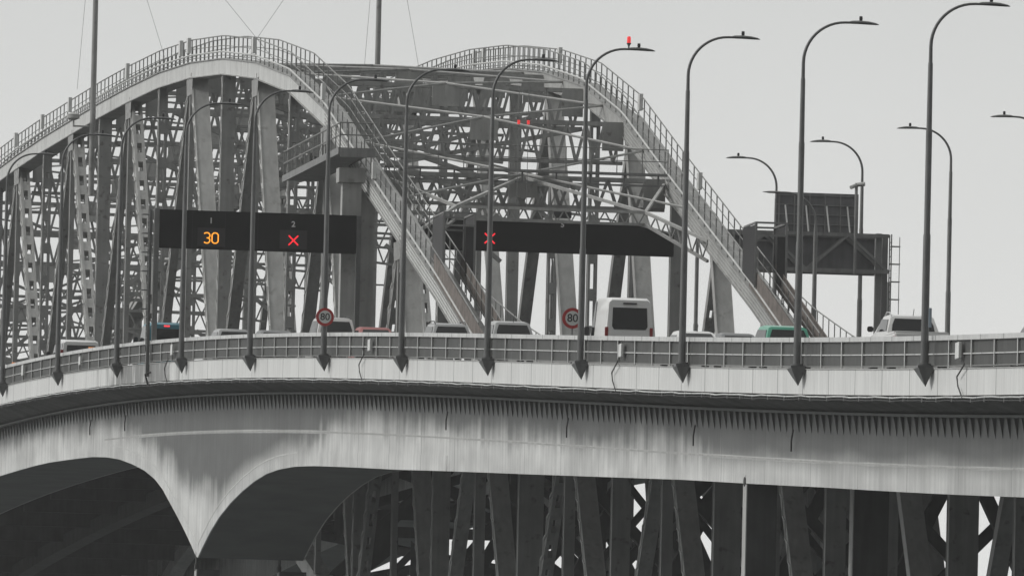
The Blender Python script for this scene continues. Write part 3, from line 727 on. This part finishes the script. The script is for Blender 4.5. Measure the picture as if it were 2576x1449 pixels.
# ---------------------------------------------------------------- obstruction lights hung in the middle of the truss
for dx, lab in ((-.42, 'left of a pair of small red lights hanging inside the truss'), (.02, 'right of a pair of small red lights hanging inside the truss')):
    w, s, z = 17.1 + dx, 202.6, 51.6
    t = thing('obstruction_light', lab, 'warning light', (w, s, z), 'red lights inside the truss')
    m_ = MB(); m_.smooth = True; m_.tube([(w, s, z - .10), (w, s, z + .08)], .065, 10); m_.build('lens', M['beacon'], t)
    m_ = MB(); m_.box((w - .12, s - .12, z + .11), (w + .12, s + .12, z + .2)); m_.tube([(w, s, z + .2), (w, s, z + 1.6)], .02, 5); m_.tube([(w, s, z - .2), (w, s, z - 3.9)], .015, 5); m_.build('hanger', M['steel'], t)

# ---------------------------------------------------------------- street lamps
def lamp_proto(org, label, pmat, bracket, group, beacon=False):
    w, s, z = org; t = thing('street_lamp', label, 'street lamp', org, group)
    p = MB(); p.smooth = True
    p.tube([(w, s, z), (w, s, z + .12), (w, s, z + .13), (w, s, z + 4.10), (w, s, z + 4.16), (w, s, z + 7.35), (w, s, z + 7.42), (w, s, z + 9.45), (w, s, z + 9.5)],
           [.21, .21, .124, .116, .100, .098, .086, .075, .062], 12); p.build('pole', pmat, t)
    a = MB(); a.smooth = True; pts = [(w, s, z + 9.45)]
    for i in range(13):
        th = math.pi / 2 * i / 12; pts.append((w + 1.38 * (1 - math.cos(th)), s, z + 10.0 + 1.36 * math.sin(th)))
    pts.append((w + 1.62, s, z + 11.36)); a.tube(pts, [.062] + [.056 - .0012 * i for i in range(13)] + [.038], 10); a.build('arm', pmat, t)
    h = MB(); h.smooth = True; rows = []
    for i, (dx, hw, hz, dz) in enumerate(((1.5, .05, .035, 0), (1.6, .075, .055, .005), (1.85, .13, .062, .01), (2.15, .14, .055, -.005), (2.38, .10, .035, -.03), (2.48, .02, .01, -.05))):
        rows.append([(w + dx, s + hw * math.cos(k * math.pi / 5), z + 11.37 + dz + hz * math.sin(k * math.pi / 5)) for k in range(10)])
    h.grid(rows, closed=True, cap=True); h.build('luminaire', pmat, t)
    q = MB(); q.smooth = True; q.tube([(w + 1.88, s, z + 11.42), (w + 1.88, s, z + 11.50), (w + 1.88, s, z + 11.58)], [.045, .06, .05], 8); q.build('sensor', M['dark'], t)
    if bracket:
        b_ = MB(); b_.prism([(w - .24, s - .25, z - .02), (w - .24, s + .25, z - .02), (w + .23, s + .25, z - .02), (w + .23, s - .25, z - .02)], (0, 0, .08))
        n = len(b_.v); b_.v += [(w - .26, s - .46, z - .025), (w + .235, s - .46, z - .025), (w + .235, s + .46, z - .025), (w - .26, s + .46, z - .025), (w + .05, s, z - .60)]
        b_.f += [(n, n+1, n+2, n+3), (n, n+4, n+1), (n+1, n+4, n+2), (n+2, n+4, n+3), (n+3, n+4, n)]
        b_.build('bracket', pmat, t)
    return t
NS = (0.1, 24.2, 48.3, 71.7, 95.2, 118.8, 141.9, 165.7, 189.5, 213.7, 237.4, 261.1)
NL = ('street lamp on the near barrier, the tallest looking one, in front of the white pickup',
      'street lamp on the near barrier in front of the green car',
      'street lamp on the near barrier between the white van and the green car',
      'street lamp on the near barrier just left of the white van, under the red beacon',
      'street lamp on the near barrier crossing the red cross of the middle sign',
      'street lamp on the near barrier between the red car and the grey wagon',
      'street lamp on the near barrier carrying the full round 80 sign',
      'street lamp on the near barrier just left of the lit red cross over lane 2',
      'near barrier street lamp in front of the black sign, left of the amber 30',
      'street lamp on the near barrier just left of the black sign gantry',
      'street lamp on the near barrier second from the left edge of the photo',
      'street lamp on the near barrier at the very left edge of the photo')
PB = None
for s, lab in zip([q - 1.55 for q in NS], NL):
    org = (-.24, s, zp(s) - 1.0)
    if PB is None: PB = lamp_proto(org, lab, M['pole'], True, 'street lamps along the near barrier')
    else: clone(PB, org, lab)
PB2 = None
for s, lab in zip((166.3, 189.8, 213.2, 237.5, 261.2), ('far side street lamp whose head pokes in at the right edge', 'far side street lamp behind the tallest near lamp', 'far side street lamp rising beside the big sign back and camera',
                  'far side street lamp left of the big sign back', 'far side street lamp hidden low behind the right arch slope')):
    org = (34.3, s, zp(s) - 1.0)
    if PB2 is None:
        PB2 = lamp_proto(org, lab, M['polel'], False, 'street lamps along the far barrier')
        PB2.rotation_euler = (0, 0, PHI + math.pi)
    else: clone(PB2, org, lab, math.pi)
# shorter inner row: same pieces, lower pole
def short_lamp(org, label):
    w, s, z = org; t = thing('street_lamp', label, 'street lamp', org, 'short street lamps between the carriageways')
    p = MB(); p.smooth = True; p.tube([(w, s, z), (w, s, z + 3.2), (w, s, z + 3.25), (w, s, z + 6.4), (w, s, z + 6.9)], [.13, .12, .10, .09, .06], 10); p.build('pole', M['polel'], t)
    a = MB(); a.smooth = True; pts = [(w, s, z + 6.8)]
    for i in range(11): th = math.pi / 2 * i / 10; pts.append((w + 1.35 * (1 - math.cos(th)), s, z + 7.0 + 1.25 * math.sin(th)))
    a.tube(pts + [(w + 1.6, s, z + 8.25)], .045, 8); a.build('arm', M['polel'], t)
    h = MB(); h.smooth = True; rows = []
    for dx, hw, hz in ((1.5, .05, .035), (1.7, .10, .055), (2.1, .13, .05), (2.4, .02, .01)): rows.append([(w + dx, s + hw * math.cos(k * math.pi / 4), z + 8.25 + hz * math.sin(k * math.pi / 4)) for k in range(8)])
    h.grid(rows, closed=True, cap=True); h.build('luminaire', M['polel'], t); return t
PB3 = None
for s, lab in ((183.5, 'short inner street lamp in front of the gantry below the big sign back'), (209.5, 'short inner street lamp with its head hidden behind the right arch'),
               (236, 'inner street lamp seen through the truss, third of its row'), (262, 'inner street lamp seen through the truss, fourth of its row'), (288, 'inner street lamp seen through the truss, fifth of its row'), (314, 'inner street lamp seen through the truss, farthest of its row')):
    org = (27.2, s, zr(s))
    if PB3 is None: PB3 = short_lamp(org, lab); PB3.rotation_euler = (0, 0, PHI + math.pi)
    else: clone(PB3, org, lab, math.pi)
# red beacon above the lamp by the van
w, s = 1.27, 70.15; z = zp(s) - 1.0 + 11.42
t = thing('beacon', 'red warning beacon on a stem above the curved lamp arm left of the white van', 'warning light', (w, s, z))
m_ = MB(); m_.smooth = True; m_.tube([(w, s, z - .03), (w, s, z + .05), (w, s, z + .16)], [.03, .03, .09], 10); m_.build('stem', M['pole'], t)
m_ = MB(); m_.smooth = True; m_.tube([(w, s, z + .165), (w, s, z + .36), (w, s, z + .40)], [.07, .07, .05], 12); m_.build('lens', M['beacon'], t)

# ---------------------------------------------------------------- sign gantries (all on one line across the road)
GS = 201.3
def panel_box(w0, w1, s, z0, z1, th=.35): mb = MB(); mb.box((w0, s, z0), (w1, s + th, z1)); return mb
def xmark(w, s, z, h):
    mb = MB()
    for a in (1, -1): mb.beam((w - h, s, z - h * a), (w + h, s, z + h * a), .02, .055, side=(0, 1, 0))
    return mb
def digit(mb, ch, w, s, z, hw, hh, th):
    c = .55 * hw
    if ch == '0': P = [(-hw, hh - c), (-hw + c, hh), (hw - c, hh), (hw, hh - c), (hw, -hh + c), (hw - c, -hh), (-hw + c, -hh), (-hw, -hh + c), (-hw, hh - c)]; segs = [P]
    else: segs = [[(-hw, hh - c * .6), (-hw + c, hh), (hw - c, hh), (hw, hh - c), (hw, c * .7), (hw - c, 0), (-hw * .1, 0)], [(hw - c, 0), (hw, -c * .7), (hw, -hh + c), (hw - c, -hh), (-hw + c, -hh), (-hw, -hh + c * .6)]]
    for P in segs:
        for a, b in zip(P, P[1:]): mb.beam((w + a[0], s, z + a[1]), (w + b[0], s, z + b[1]), .02, th, side=(0, 1, 0))
zg = zr(GS)
t = thing('sign_gantry', 'black lane sign over the near lanes showing amber 30 and a red cross', 'road sign', (0, GS, zg), 'overhead lane sign gantries')
G1 = lambda mb, n, m_: mb.build(n, m_, t)
G1(panel_box(.28, 9.2, GS, zg + 5.30, zg + 7.02), 'sign_panel', M['sign'])
G1(panel_box(.04, .26, GS - .1, zg - .6, zg + 7.06, .3), 'post', M['polel'])
G1(panel_box(-.16, -.02, GS + .25, zg - .5, zg + 7.0, .25), 'post', M['pole'])
G1(panel_box(9.215, 9.42, GS - .1, zg - .6, zg + 7.0, .3), 'post', M['pole'])
ld = MB()
for y in (GS - .5, GS): ld.beam((-.22, y, zg + .6), (-.22, y, zg + 7.0), .04, .04)
for i in range(20): ld.beam((-.22, GS - .5, zg + .9 + i * .31), (-.22, GS, zg + .9 + i * .31), .03, .03)
for i in range(6): ld.tube([(-.22, GS - .5, zg + 2.5 + i * .85), (-.5, GS - .45, zg + 2.5 + i * .85), (-.55, GS - .1, zg + 2.5 + i * .85), (-.22, GS, zg + 2.5 + i * .85)], .02, 5)
G1(ld, 'ladder', M['pole'])
bk = MB(); bk.tube([(-.1, GS - .2, zg - .9), (-.25, GS - .3, zg - .45), (.1, GS - .4, zg - .3), (.4, GS - .45, zg - .45)], .05, 6); G1(bk, 'conduit', M['cable'])
def uw(u, v): # where the ray through pixel (u, v) of the photograph meets the sign face: calibration used to read lettering positions off the picture
    d = MC @ Vector(((u - U0) / F, -(v - V0) / F, -1)); o_ = Vector((0, 0, CAMZ)) - P0; tt = (GS - o_.dot(AX)) / d.dot(AX); p = o_ + d * tt; return p.dot(BX), p.z
for ch, u, v in (('1', 531, 556), ('2', 738, 565)):
    x, z = uw(u, v); G1(facing(text_mesh(ch, .36, .01, .008), x, GS - .02, z), 'lane_number', M['number'])
for u, v in ((531, 597), (738, 603)):
    x, z = uw(u, v); mb = MB(); mb.box((x - .62, GS - .008, z - .42), (x + .62, GS - .001, z + .42)); G1(mb, 'display_housing', M['dark'])
for i in range(1, 6):
    mb = MB(); xx = .28 + i * 8.92 / 6; mb.box((xx - .008, GS - .006, zg + 5.32), (xx + .008, GS - .001, zg + 7.0)); G1(mb, 'panel_joint', M['dark'])
x, z = uw(531, 599); d_ = MB(); digit(d_, '3', x - .19, GS - .02, z, .13, .23, .05); digit(d_, '0', x + .18, GS - .02, z, .14, .23, .05); G1(d_, 'speed_display', M['led_amber'])
x, z = uw(738, 605); G1(xmark(x, GS - .02, z, .215), 'cross_display', M['led_red'])

t = thing('sign_gantry', 'long black lane sign inside the truss, red cross crossed by a lamp post', 'road sign', (17, GS, zg), 'overhead lane sign gantries')
sh = MB(); za = uw(1450, 638)[1]; zb_ = uw(1450, 563)[1]
sh.prism([(10.9, GS, za), (23.7, GS, za), (23.7, GS, za + .95), (22.0, GS, zb_), (12.9, GS, zb_ + .1), (11.9, GS, za + .95), (10.9, GS, za + .95)], (0, .35, 0)); G1(sh, 'sign_panel', M['sign'])
fr = MB()
for a, b in (((11.9, za + .98), (12.9, zb_ + .14)), ((12.9, zb_ + .14), (22.0, zb_ + .05)), ((22.0, zb_ + .05), (23.9, za + .95))): fr.beam((a[0], GS + .1, a[1]), (b[0], GS + .1, b[1]), .3, .09, side=(0, 1, 0))
G1(fr, 'top_frame', M['truss'])
x, z = uw(1415, 566); G1(facing(text_mesh('5', .34, .01, .008), x, GS - .02, z), 'lane_number', M['number'])
x, z = uw(1059, 548); G1(facing(text_mesh('3', .34, .01, .008), x, GS - .02, z), 'lane_number', M['number'])
x, z = uw(1232, 600); G1(xmark(x, GS - .02, z, .23), 'cross_display', M['led_red'])
cb = MB(); x, z = uw(1415, 540); cb.box((x - .4, GS - .1, z - .15), (x + .4, GS + .3, z + .12)); G1(cb, 'camera_box', M['dark'])

t = thing('sign_gantry', 'grey trussed gantry on the far roadway carrying a large sign seen from behind', 'road sign', (30, GS, zg), 'overhead lane sign gantries')
x0, zA_ = uw(1945, 592); x1, zB_ = uw(2232, 600); xt, zt_ = uw(2100, 592); xb, zbm = uw(2100, 682)
x0 = 26.0
for z_ in (zt_, zbm): 
    for y in (GS - .5, GS + .5): c = MB(); c.beam((x0, y, z_), (x1, y, z_), .14, .16, side=(0, 1, 0)); G1(c, 'beam', M['steel'])
k = 4
for i in range(k):
    a = x0 + (x1 - x0) * i / k; b = x0 + (x1 - x0) * (i + 1) / k; c = MB(); up = i % 2 == 0
    for y in (GS - .5, GS + .5): c.beam((a, y, zbm if up else zt_), (b, y, zt_ if up else zbm), .10, .12, side=(0, 1, 0))
    G1(c, 'brace', M['steel'])
G1(panel_box(x0 + .1, x1 - .45, GS + .62, zbm - .12, zt_ + .03, .12), 'back_panel', M['signback'])
for xx, dd in ((x1 - .55, 0), (x1 - .18, .5)): G1(panel_box(xx, xx + .26, GS - .3 + dd, zr(GS) - .5, zt_ + .12, .3), 'post', M['steel'])
bx0, bz1 = uw(1955, 482); bx1, _ = uw(2162, 487)
G1(panel_box(bx0, bx1, GS + .2, zt_ + .1, bz1, .08), 'big_sign', M['signback'])
c = MB()
for i in range(4): z_ = zt_ + .45 + i * (bz1 - zt_ - .5) / 3.2; c.box((bx0 + .01, GS + .14, z_), (bx1 - .01, GS + .197, z_ + .04))
for i in range(6): xx = bx0 + .1 + i * (bx1 - bx0 - .25) / 5; c.box((xx, GS + .10, zt_ + .12), (xx + .05, GS + .138, bz1 - .03))
G1(c, 'sign_ribs', M['steel'])
for i in range(4):
    xx = bx0 + .45 + i * .95; c = MB(); c.beam((xx, GS - .45, zt_ + .1), (xx - .05, GS + .08, zt_ + 1.3), .06, .06); G1(c, 'stay', M['cap'])
c = MB(); xl = x1 + .14
for y in (GS - .35, GS + .15): c.beam((xl, y, zr(GS)), (xl, y, zt_ + .1), .05, .05)
for i in range(20): c.beam((xl, GS - .35, zr(GS) + .5 + i * .32), (xl, GS + .15, zr(GS) + .5 + i * .32), .03, .03)
for i in range(7): z_ = zr(GS) + 1.6 + i * .8; c.tube([(xl, GS - .35, z_), (xl + .42, GS - .3, z_), (xl + .42, GS + .1, z_), (xl, GS + .15, z_)], .02, 5)
c.beam((xl + .42, GS - .1, zr(GS) + 1.6), (xl + .42, GS - .1, zt_ + .0), .03, .03)
G1(c, 'ladder', M['steel'])
x, z = uw(2150, 470); t = thing('cctv_camera', 'twin pale traffic cameras on a post above the big sign back', 'camera', (x, GS - .6, z))
c = MB(); c.tube([(x - .02, GS - .6, z - 4.0), (x - .02, GS - .6, z + .12)], .07, 8); G1(c, 'mounting_post', M['steel'])
c = MB(); c.smooth = True; c.tube([(x + .02, GS - .6, z + .05), (x + .33, GS - .75, z + .08)], .10, 10); G1(c, 'camera_housing', M['plate'])
c = MB(); c.smooth = True; c.tube([(x - .30, GS - .8, z - .10), (x - .05, GS - .6, z + .02)], .09, 10); G1(c, 'camera_housing', M['plate'])
x, z = uw(2245, 705); c = MB(); c.smooth = True; c.tube([(x, GS + 1.5, z), (x, GS + 1.5, z - 2.0), (x, GS + 1.5, z - 4)], .16, 10)
solo(c, 'equipment_tube', M['boxw'], 'pale upright tube behind the ladder of the far gantry', 'post', (x, GS + 1.5, z))

# ---------------------------------------------------------------- round speed signs
def speed_sign(w, s, z, r, lab, post):
    t = thing('speed_sign', lab, 'road sign', (w, s, z), 'round speed limit signs')
    d = MB(); d.tube([(w, s, z), (w, s + .03, z)], r, 40); d.build('rim', M['signred'], t)
    d = MB(); d.tube([(w, s - .012, z), (w, s - .002, z)], r * .70, 40); d.build('face', M['signwhite'], t)
    facing(text_mesh('80', r * 1.08, .006, .002), w, s - .02, z - .01 * r).build('numerals', M['black'], t)
    d = MB(); d.tube([(w, s + .10, z - post), (w, s + .10, z + .1)], .045, 8) if post else d.box((w - .12, s + .03, z - .1), (w + .12, s + .10, z + .1)); d.build('post' if post else 'clamp', M['steel'], t)
speed_sign(-.24, 140.15, 38.68, .37, 'round red rimmed 80 sign mounted on a lamp post, fully visible', 0)
speed_sign(8.75, 132.1, 38.45, .42, 'round red rimmed 80 sign partly covered by a lamp post, left of the white van', 2.3)
c = MB(); s = -1.75; c.box((-.17, s, zp(s) + .25), (-.09, s + .08, zp(s) + .85)); solo(c, 'plate', M['blue'], 'small pale blue plate on the lamp post by the white pickup', 'sign plate', (-.1, s, zp(s)))

# ---------------------------------------------------------------- vehicles (rear towards the camera)
def car(name, label, cat, w, s, paint, width=1.76, length=4.4, height=1.46, belt=.92, kind='sedan', roofmat=None, rails=False, antenna=False, brake=False, group='vehicles crossing the bridge', slope=None, dz=0.0):
    """rear face at y = s, front at s + length"""
    z0 = zr(s) + .02 + dz; t = thing(name, label, cat, (w, s, z0), group); hw = width / 2; z = z0; Lh = length
    sl = (zr(s + Lh) - zr(s)) / Lh
    # body below the belt line: rows of cross-sections along the length
    if kind == 'sedan': prof = [(0, .50, .82, belt - .04), (.04, .36, .95, belt), (.9, .22, 1, belt + .03), (Lh - 1.3, .20, 1, belt - .02), (Lh - .3, .24, .96, belt - .22), (Lh, .34, .80, belt - .40)]
    elif kind == 'van': prof = [(0, .38, .97, belt), (.05, .30, 1, belt), (.9, .24, 1, belt), (Lh - 1.2, .22, 1, belt - .05), (Lh - .3, .26, .95, belt - .25), (Lh, .36, .82, belt - .5)]
    else: prof = [(0, .45, .95, belt - .02), (.04, .34, 1, belt), (.9, .26, 1, belt), (Lh - 1.3, .24, 1, belt), (Lh - .3, .28, .96, belt - .12), (Lh, .4, .82, belt - .25)]
    rows = []
    for y, lo, f_, hi in prof:
        a = hw * f_; rows.append([(w - a, s + y, z + lo + sl * y), (w - a * .94, s + y, z + lo - .02 + sl * y), (w + a * .94, s + y, z + lo - .02 + sl * y), (w + a, s + y, z + lo + sl * y), (w + a * 1.0, s + y, z + (lo + hi) / 2 + sl * y), (w + a * .955, s + y, z + hi + sl * y), (w - a * .955, s + y, z + hi + sl * y), (w - a, s + y, z + (lo + hi) / 2 + sl * y)])
    b = MB(); b.smooth = True; b.grid(rows, closed=True, cap=True); b.build('body', paint, t, bevel=.02)
    # cabin
    H = height
    if kind == 'sedan': cab = [(.42, belt - .03, .93, .93), (1.15, H - .03, .74, .93), (1.9, H, .75, .93), (2.55, H - .02, .74, .93), (3.35, belt - .03, .92, .93)]
    elif kind == 'hatch': cab = [(.05, belt - .03, .95, .95), (.42, H - .05, .78, .95), (1.5, H, .79, .95), (2.5, H - .03, .77, .95), (3.35, belt - .03, .92, .93)]
    elif kind == 'van': cab = [(.0, belt - .02, .985, .99), (.10, H - .10, .86, .99), (.35, H, .85, .99), (Lh - 1.9, H - .02, .84, .99), (Lh - .85, belt + .05, .90, .95)]
    elif kind == 'pickup': cab = [(1.62, belt - .03, .93, .93), (1.92, H - .05, .76, .93), (2.5, H, .77, .93), (3.3, H - .04, .75, .93), (4.1, belt - .03, .92, .93)]
    rows = []; 
    for y, zt_, tf, bf in cab:
        zb_ = belt - .03; k_ = max(.02, (zt_ - zb_)); tfw = hw * tf; bfw = hw * bf
        rows.append([(w - bfw, s + y, z + zb_ + sl * y), (w + bfw, s + y, z + zb_ + sl * y), (w + (bfw * .45 + tfw * .55), s + y, z + zb_ + k_ * .55 + sl * y), (w + tfw, s + y, z + zb_ + k_ * .93 + sl * y), (w + tfw * .86, s + y, z + zb_ + k_ + sl * y), (w - tfw * .86, s + y, z + zb_ + k_ + sl * y), (w - tfw, s + y, z + zb_ + k_ * .93 + sl * y), (w - (bfw * .45 + tfw * .55), s + y, z + zb_ + k_ * .55 + sl * y)])
    c = MB(); c.smooth = True; c.grid(rows, closed=True, cap=True); c.build('cabin', roofmat or paint, t, bevel=.012)
    # rear window: quad on the sloping rear plane
    (y0, za, tf0, bf0), (y1, zb2, tf1, bf1) = cab[0], cab[1]
    def rearpt(f_, x): y = y0 + (y1 - y0) * f_; zz_ = (belt - .03) + (zb2 - (belt - .03)) * f_; hw_ = hw * (bf0 + (tf1 - bf0) * f_); return Vector((w + x * hw_, s + y, z + zz_ + sl * y))
    lo, hi, xx = (.14, .84, .84) if kind != 'van' else (.22, .80, .80)
    if kind == 'van' and slope == 'low': lo, hi, xx = .20, .80, .80
    nrm = Vector((0, -(zb2 - belt), (y1 - y0))).normalized() * .02
    q = [rearpt(lo, -xx), rearpt(lo, xx), rearpt((lo + hi) * .5, xx * 1.02), rearpt(hi, xx * .95), rearpt(hi, -xx * .95), rearpt((lo + hi) * .5, -xx * 1.02)]
    if kind == 'van': q = [rearpt(lo, -xx * .86), rearpt(lo, xx * .86), rearpt(lo + .08, xx * .97), rearpt(hi, xx), rearpt(hi, -xx), rearpt(lo + .08, -xx * .97)]
    g_ = MB(); g_.prism([tuple(p + nrm) for p in q], tuple(-nrm * 1.2)); g_.build('rear_window', M['glass'], t)
    # side windows and windscreen
    yA = cab[1][0] + .12; yB = cab[-2][0]; zl, zh = belt + .05, H - .16
    for sd_ in (-1, 1):
        if kind == 'van' and slope != 'low': yA = Lh - 2.3
        xo = lambda zz_: hw * (cab[1][3] + (cab[1][2] - cab[1][3]) * min(1, (zz_ - belt) / (H - belt) * 1.0)) + .012
        g_ = MB(); g_.prism([(w + sd_ * xo(zl), s + yA - .15 * (kind != 'van'), z + zl + sl * yA), (w + sd_ * xo(zl), s + yB + .45, z + zl + sl * yB), (w + sd_ * xo(zh), s + yB, z + zh + sl * yB), (w + sd_ * xo(zh), s + yA + .1, z + zh + sl * yA)], (-sd_ * .02, 0, 0)); g_.build('side_window', M['glass'], t)
        # mirror
        ym = cab[-1][0] - .35; mm = MB(); mm.box((w + sd_ * (hw + .02) - (.0 if sd_ > 0 else .20), s + ym, z + belt + .02 + sl * ym), (w + sd_ * (hw + .02) + (.20 if sd_ > 0 else 0), s + ym + .10, z + belt + (.20 if kind != 'van' else .42) + sl * ym)); mm.build('mirror', M['dark'] if kind != 'hatch' else paint, t, bevel=.03)
        # tail lamps
        zt0 = belt - .12 if kind in ('sedan', 'hatch') else belt - .22; tl = MB(); xo_ = hw * .93
        h_ = .22 if kind != 'van' else .62
        tl.box((w + sd_ * xo_ - .10, s - .015, z + zt0 - (.12 if kind != 'van' else 0)), (w + sd_ * xo_ + .03, s + .12, z + zt0 - (.12 if kind != 'van' else 0) + h_)); tl.build('tail_lamp', M['tail'], t, bevel=.015)
        for yw in (.85, Lh - .85):
            wh = MB(); wh.smooth = True; wh.tube([(w + sd_ * (hw - .20), s + yw, z + .32 + sl * yw), (w + sd_ * (hw + .01), s + yw, z + .32 + sl * yw)], .32, 20); o_ = wh.build('wheel', M['rubber'], t)
            rm = MB(); rm.smooth = True; rm.tube([(w + sd_ * (hw + .012), s + yw, z + .32 + sl * yw), (w + sd_ * (hw + .02), s + yw, z + .32 + sl * yw)], .19, 14); rm.build('rim', M['polel'], o_, origin=t['org'])
    if kind == 'pickup':
        tb = MB(); tb.box((w - hw * .93, s + .03, z + belt - .02), (w + hw * .93, s + .10, z + belt + .06))
        for sd_ in (-1, 1): tb.box((w + sd_ * hw * .93 - .04, s + .10, z + belt - .02), (w + sd_ * hw * .93 + .04, s + 1.65, z + belt + .05))
        tb.build('tray_rail', paint, t, bevel=.015)
    if rails:
        for sd_ in (-1, 1):
            r_ = MB(); ys = (cab[1][0] + .15, cab[1][0] + .5, cab[-2][0] - .3, cab[-2][0]); xr = w + sd_ * hw * cab[1][2] * .93
            r_.tube([(xr, s + ys[0], z + H - .05 + sl * ys[0]), (xr, s + ys[1], z + H + .06 + sl * ys[1]), (xr, s + ys[2], z + H + .06 + sl * ys[2]), (xr, s + ys[3], z + H - .05 + sl * ys[3])], .025, 6); r_.build('roof_rail', M['dark'] if kind != 'pickup' else M['silver'], t)
    if antenna:
        a_ = MB(); y = cab[1][0] + .2; a_.tube([(w + .05, s + y, z + H - .03), (w + .08, s + y - .08, z + H + .30)], .012, 5); a_.build('antenna', M['dark'], t)
    if brake:
        p = rearpt(.93, 0); k_ = MB(); k_.box((w - .13, p.y - .06, p.z - .03), (w + .13, p.y + .04, p.z + .03)); k_.build('brake_lamp', M['brake'], t)
    return t
def ws(u, v, w):  # rear position s for a vehicle in lane w seen at picture column u
    d = MC @ Vector(((u - U0) / F, -(v - V0) / F, -1)); o_ = Vector((0, 0, CAMZ)) - P0; tt = (w - o_.dot(BX)) / d.dot(BX); return (o_ + d * tt).dot(AX)
car('van', 'tall white panel van with a wide dark rear window, largest vehicle on the bridge', 'van', 13.1, ws(1585, 800, 13.1), M['white'], 2.0, 5.6, 2.92, 1.3, 'van')
VAN = [o for o in bpy.data.objects if o.name == 'van'][0]; vo = VAN['org']; vb = lambda mb, n, m_: mb.build(n, m_, VAN)
mb = MB(); mb.box((vo[0] - .012, vo[1] - .012, vo[2] + .5), (vo[0] + .012, vo[1] + .004, vo[2] + 1.28)); vb(mb, 'door_seam', M['rib'])
mb = MB(); mb.box((vo[0] - .28, vo[1] + .04, vo[2] + 2.66), (vo[0] + .28, vo[1] + .16, vo[2] + 2.72)); vb(mb, 'high_brake_lamp', M['dark'])
for sd_ in (-1, 1):
    mb = MB(); mb.beam((vo[0] + sd_ * 1.002, vo[1] + 1.9, vo[2] + 1.35), (vo[0] + sd_ * 1.002, vo[1] + 4.4, vo[2] + 1.35 + .12), .006, .03); vb(mb, 'side_moulding', M['rib'])
car('pickup_truck', 'white pickup truck with dark rear window and roof rails at the right', 'pickup truck', 2.9, ws(2320, 815, 2.9), M['white'], 1.86, 5.2, 1.90, 1.30, 'pickup', rails=True, antenna=True)
car('suv', 'white suv with a dark rear window behind the full round 80 sign', 'car', 4.6, ws(848, 815, 4.6), M['white'], 1.80, 4.8, 1.98, 1.12, 'hatch', rails=True)
car('minibus', 'teal minibus with a lit red brake light below the black sign', 'minibus', 2.9, ws(420, 830, 2.9), M['teal'], 1.78, 4.8, 2.26, 1.2, 'van', slope='low', brake=True)
car('parked_van'.replace('parked_', 'delivery_'), 'low white vehicle with sloping side at far left behind the barrier', 'van', 2.9, ws(205, 862, 2.9), M['white'], 1.95, 5.6, 2.2, 1.3, 'van', slope='low')
car('car', 'silver car of which only the pale roof shows, right of the teal minibus', 'car', 2.9, ws(592, 838, 2.9), M['silver'], 1.72, 4.3, 1.62, 1.0, 'hatch')
car('car', 'grey sedan roof showing between the silver roof and the white suv', 'car', 2.9, ws(702, 838, 2.9), M['greyc'], 1.74, 4.5, 1.42, .92, 'sedan')
car('car', 'dull red car with only its roof above the barrier', 'car', 5.6, ws(953, 838, 5.6), M['red'], 1.74, 4.3, 1.56, .96, 'sedan')
car('car', 'pale grey wagon with dark side windows between the red car and a silver one', 'car', 6.0, ws(1138, 838, 6.0), M['silver'], 1.76, 4.6, 1.66, 1.0, 'hatch', rails=True)
car('car', 'silver white hatchback with dark rear window just left of the partly hidden 80 sign', 'car', 6.2, ws(1293, 838, 6.2), M['silver'], 1.78, 4.3, 1.72, 1.02, 'hatch', antenna=True)
car('car', 'white sedan with antenna right of the white van', 'car', 6.2, ws(1764, 838, 6.2), M['white'], 1.74, 4.6, 1.40, .95, 'sedan', antenna=True)
car('car', 'mint green hatchback behind the barrier', 'car', 5.4, ws(1986, 838, 5.4), M['green'], 1.74, 4.0, 1.62, .96, 'hatch')
car('car', 'dark car barely showing above the barrier left of the green hatchback', 'car', 14.5, ws(1868, 838, 14.5), M['greyc'], 1.76, 4.4, 1.5, .94, 'sedan')
car('car', 'dark vehicle at the right edge of which only mirror and door show', 'car', 2.9, ws(2668, 838, 2.9), M['greyc'], 1.80, 4.5, 1.5, .95, 'sedan')
for s, w, z_, lab in ((228, .5, .08, 'small orange light on the barrier at left behind the white vehicle'), (258.5, .3, .05, 'small orange light near the left end of the barrier')):
    c = MB(); c.smooth = True; c.tube([(w - .2, s, zp(s) + z_), (w + .2, s, zp(s) + z_)], .03, 8); solo(c, 'marker_light', M['orange'], lab, 'light', (w, s, zp(s)), 'orange marker lights')
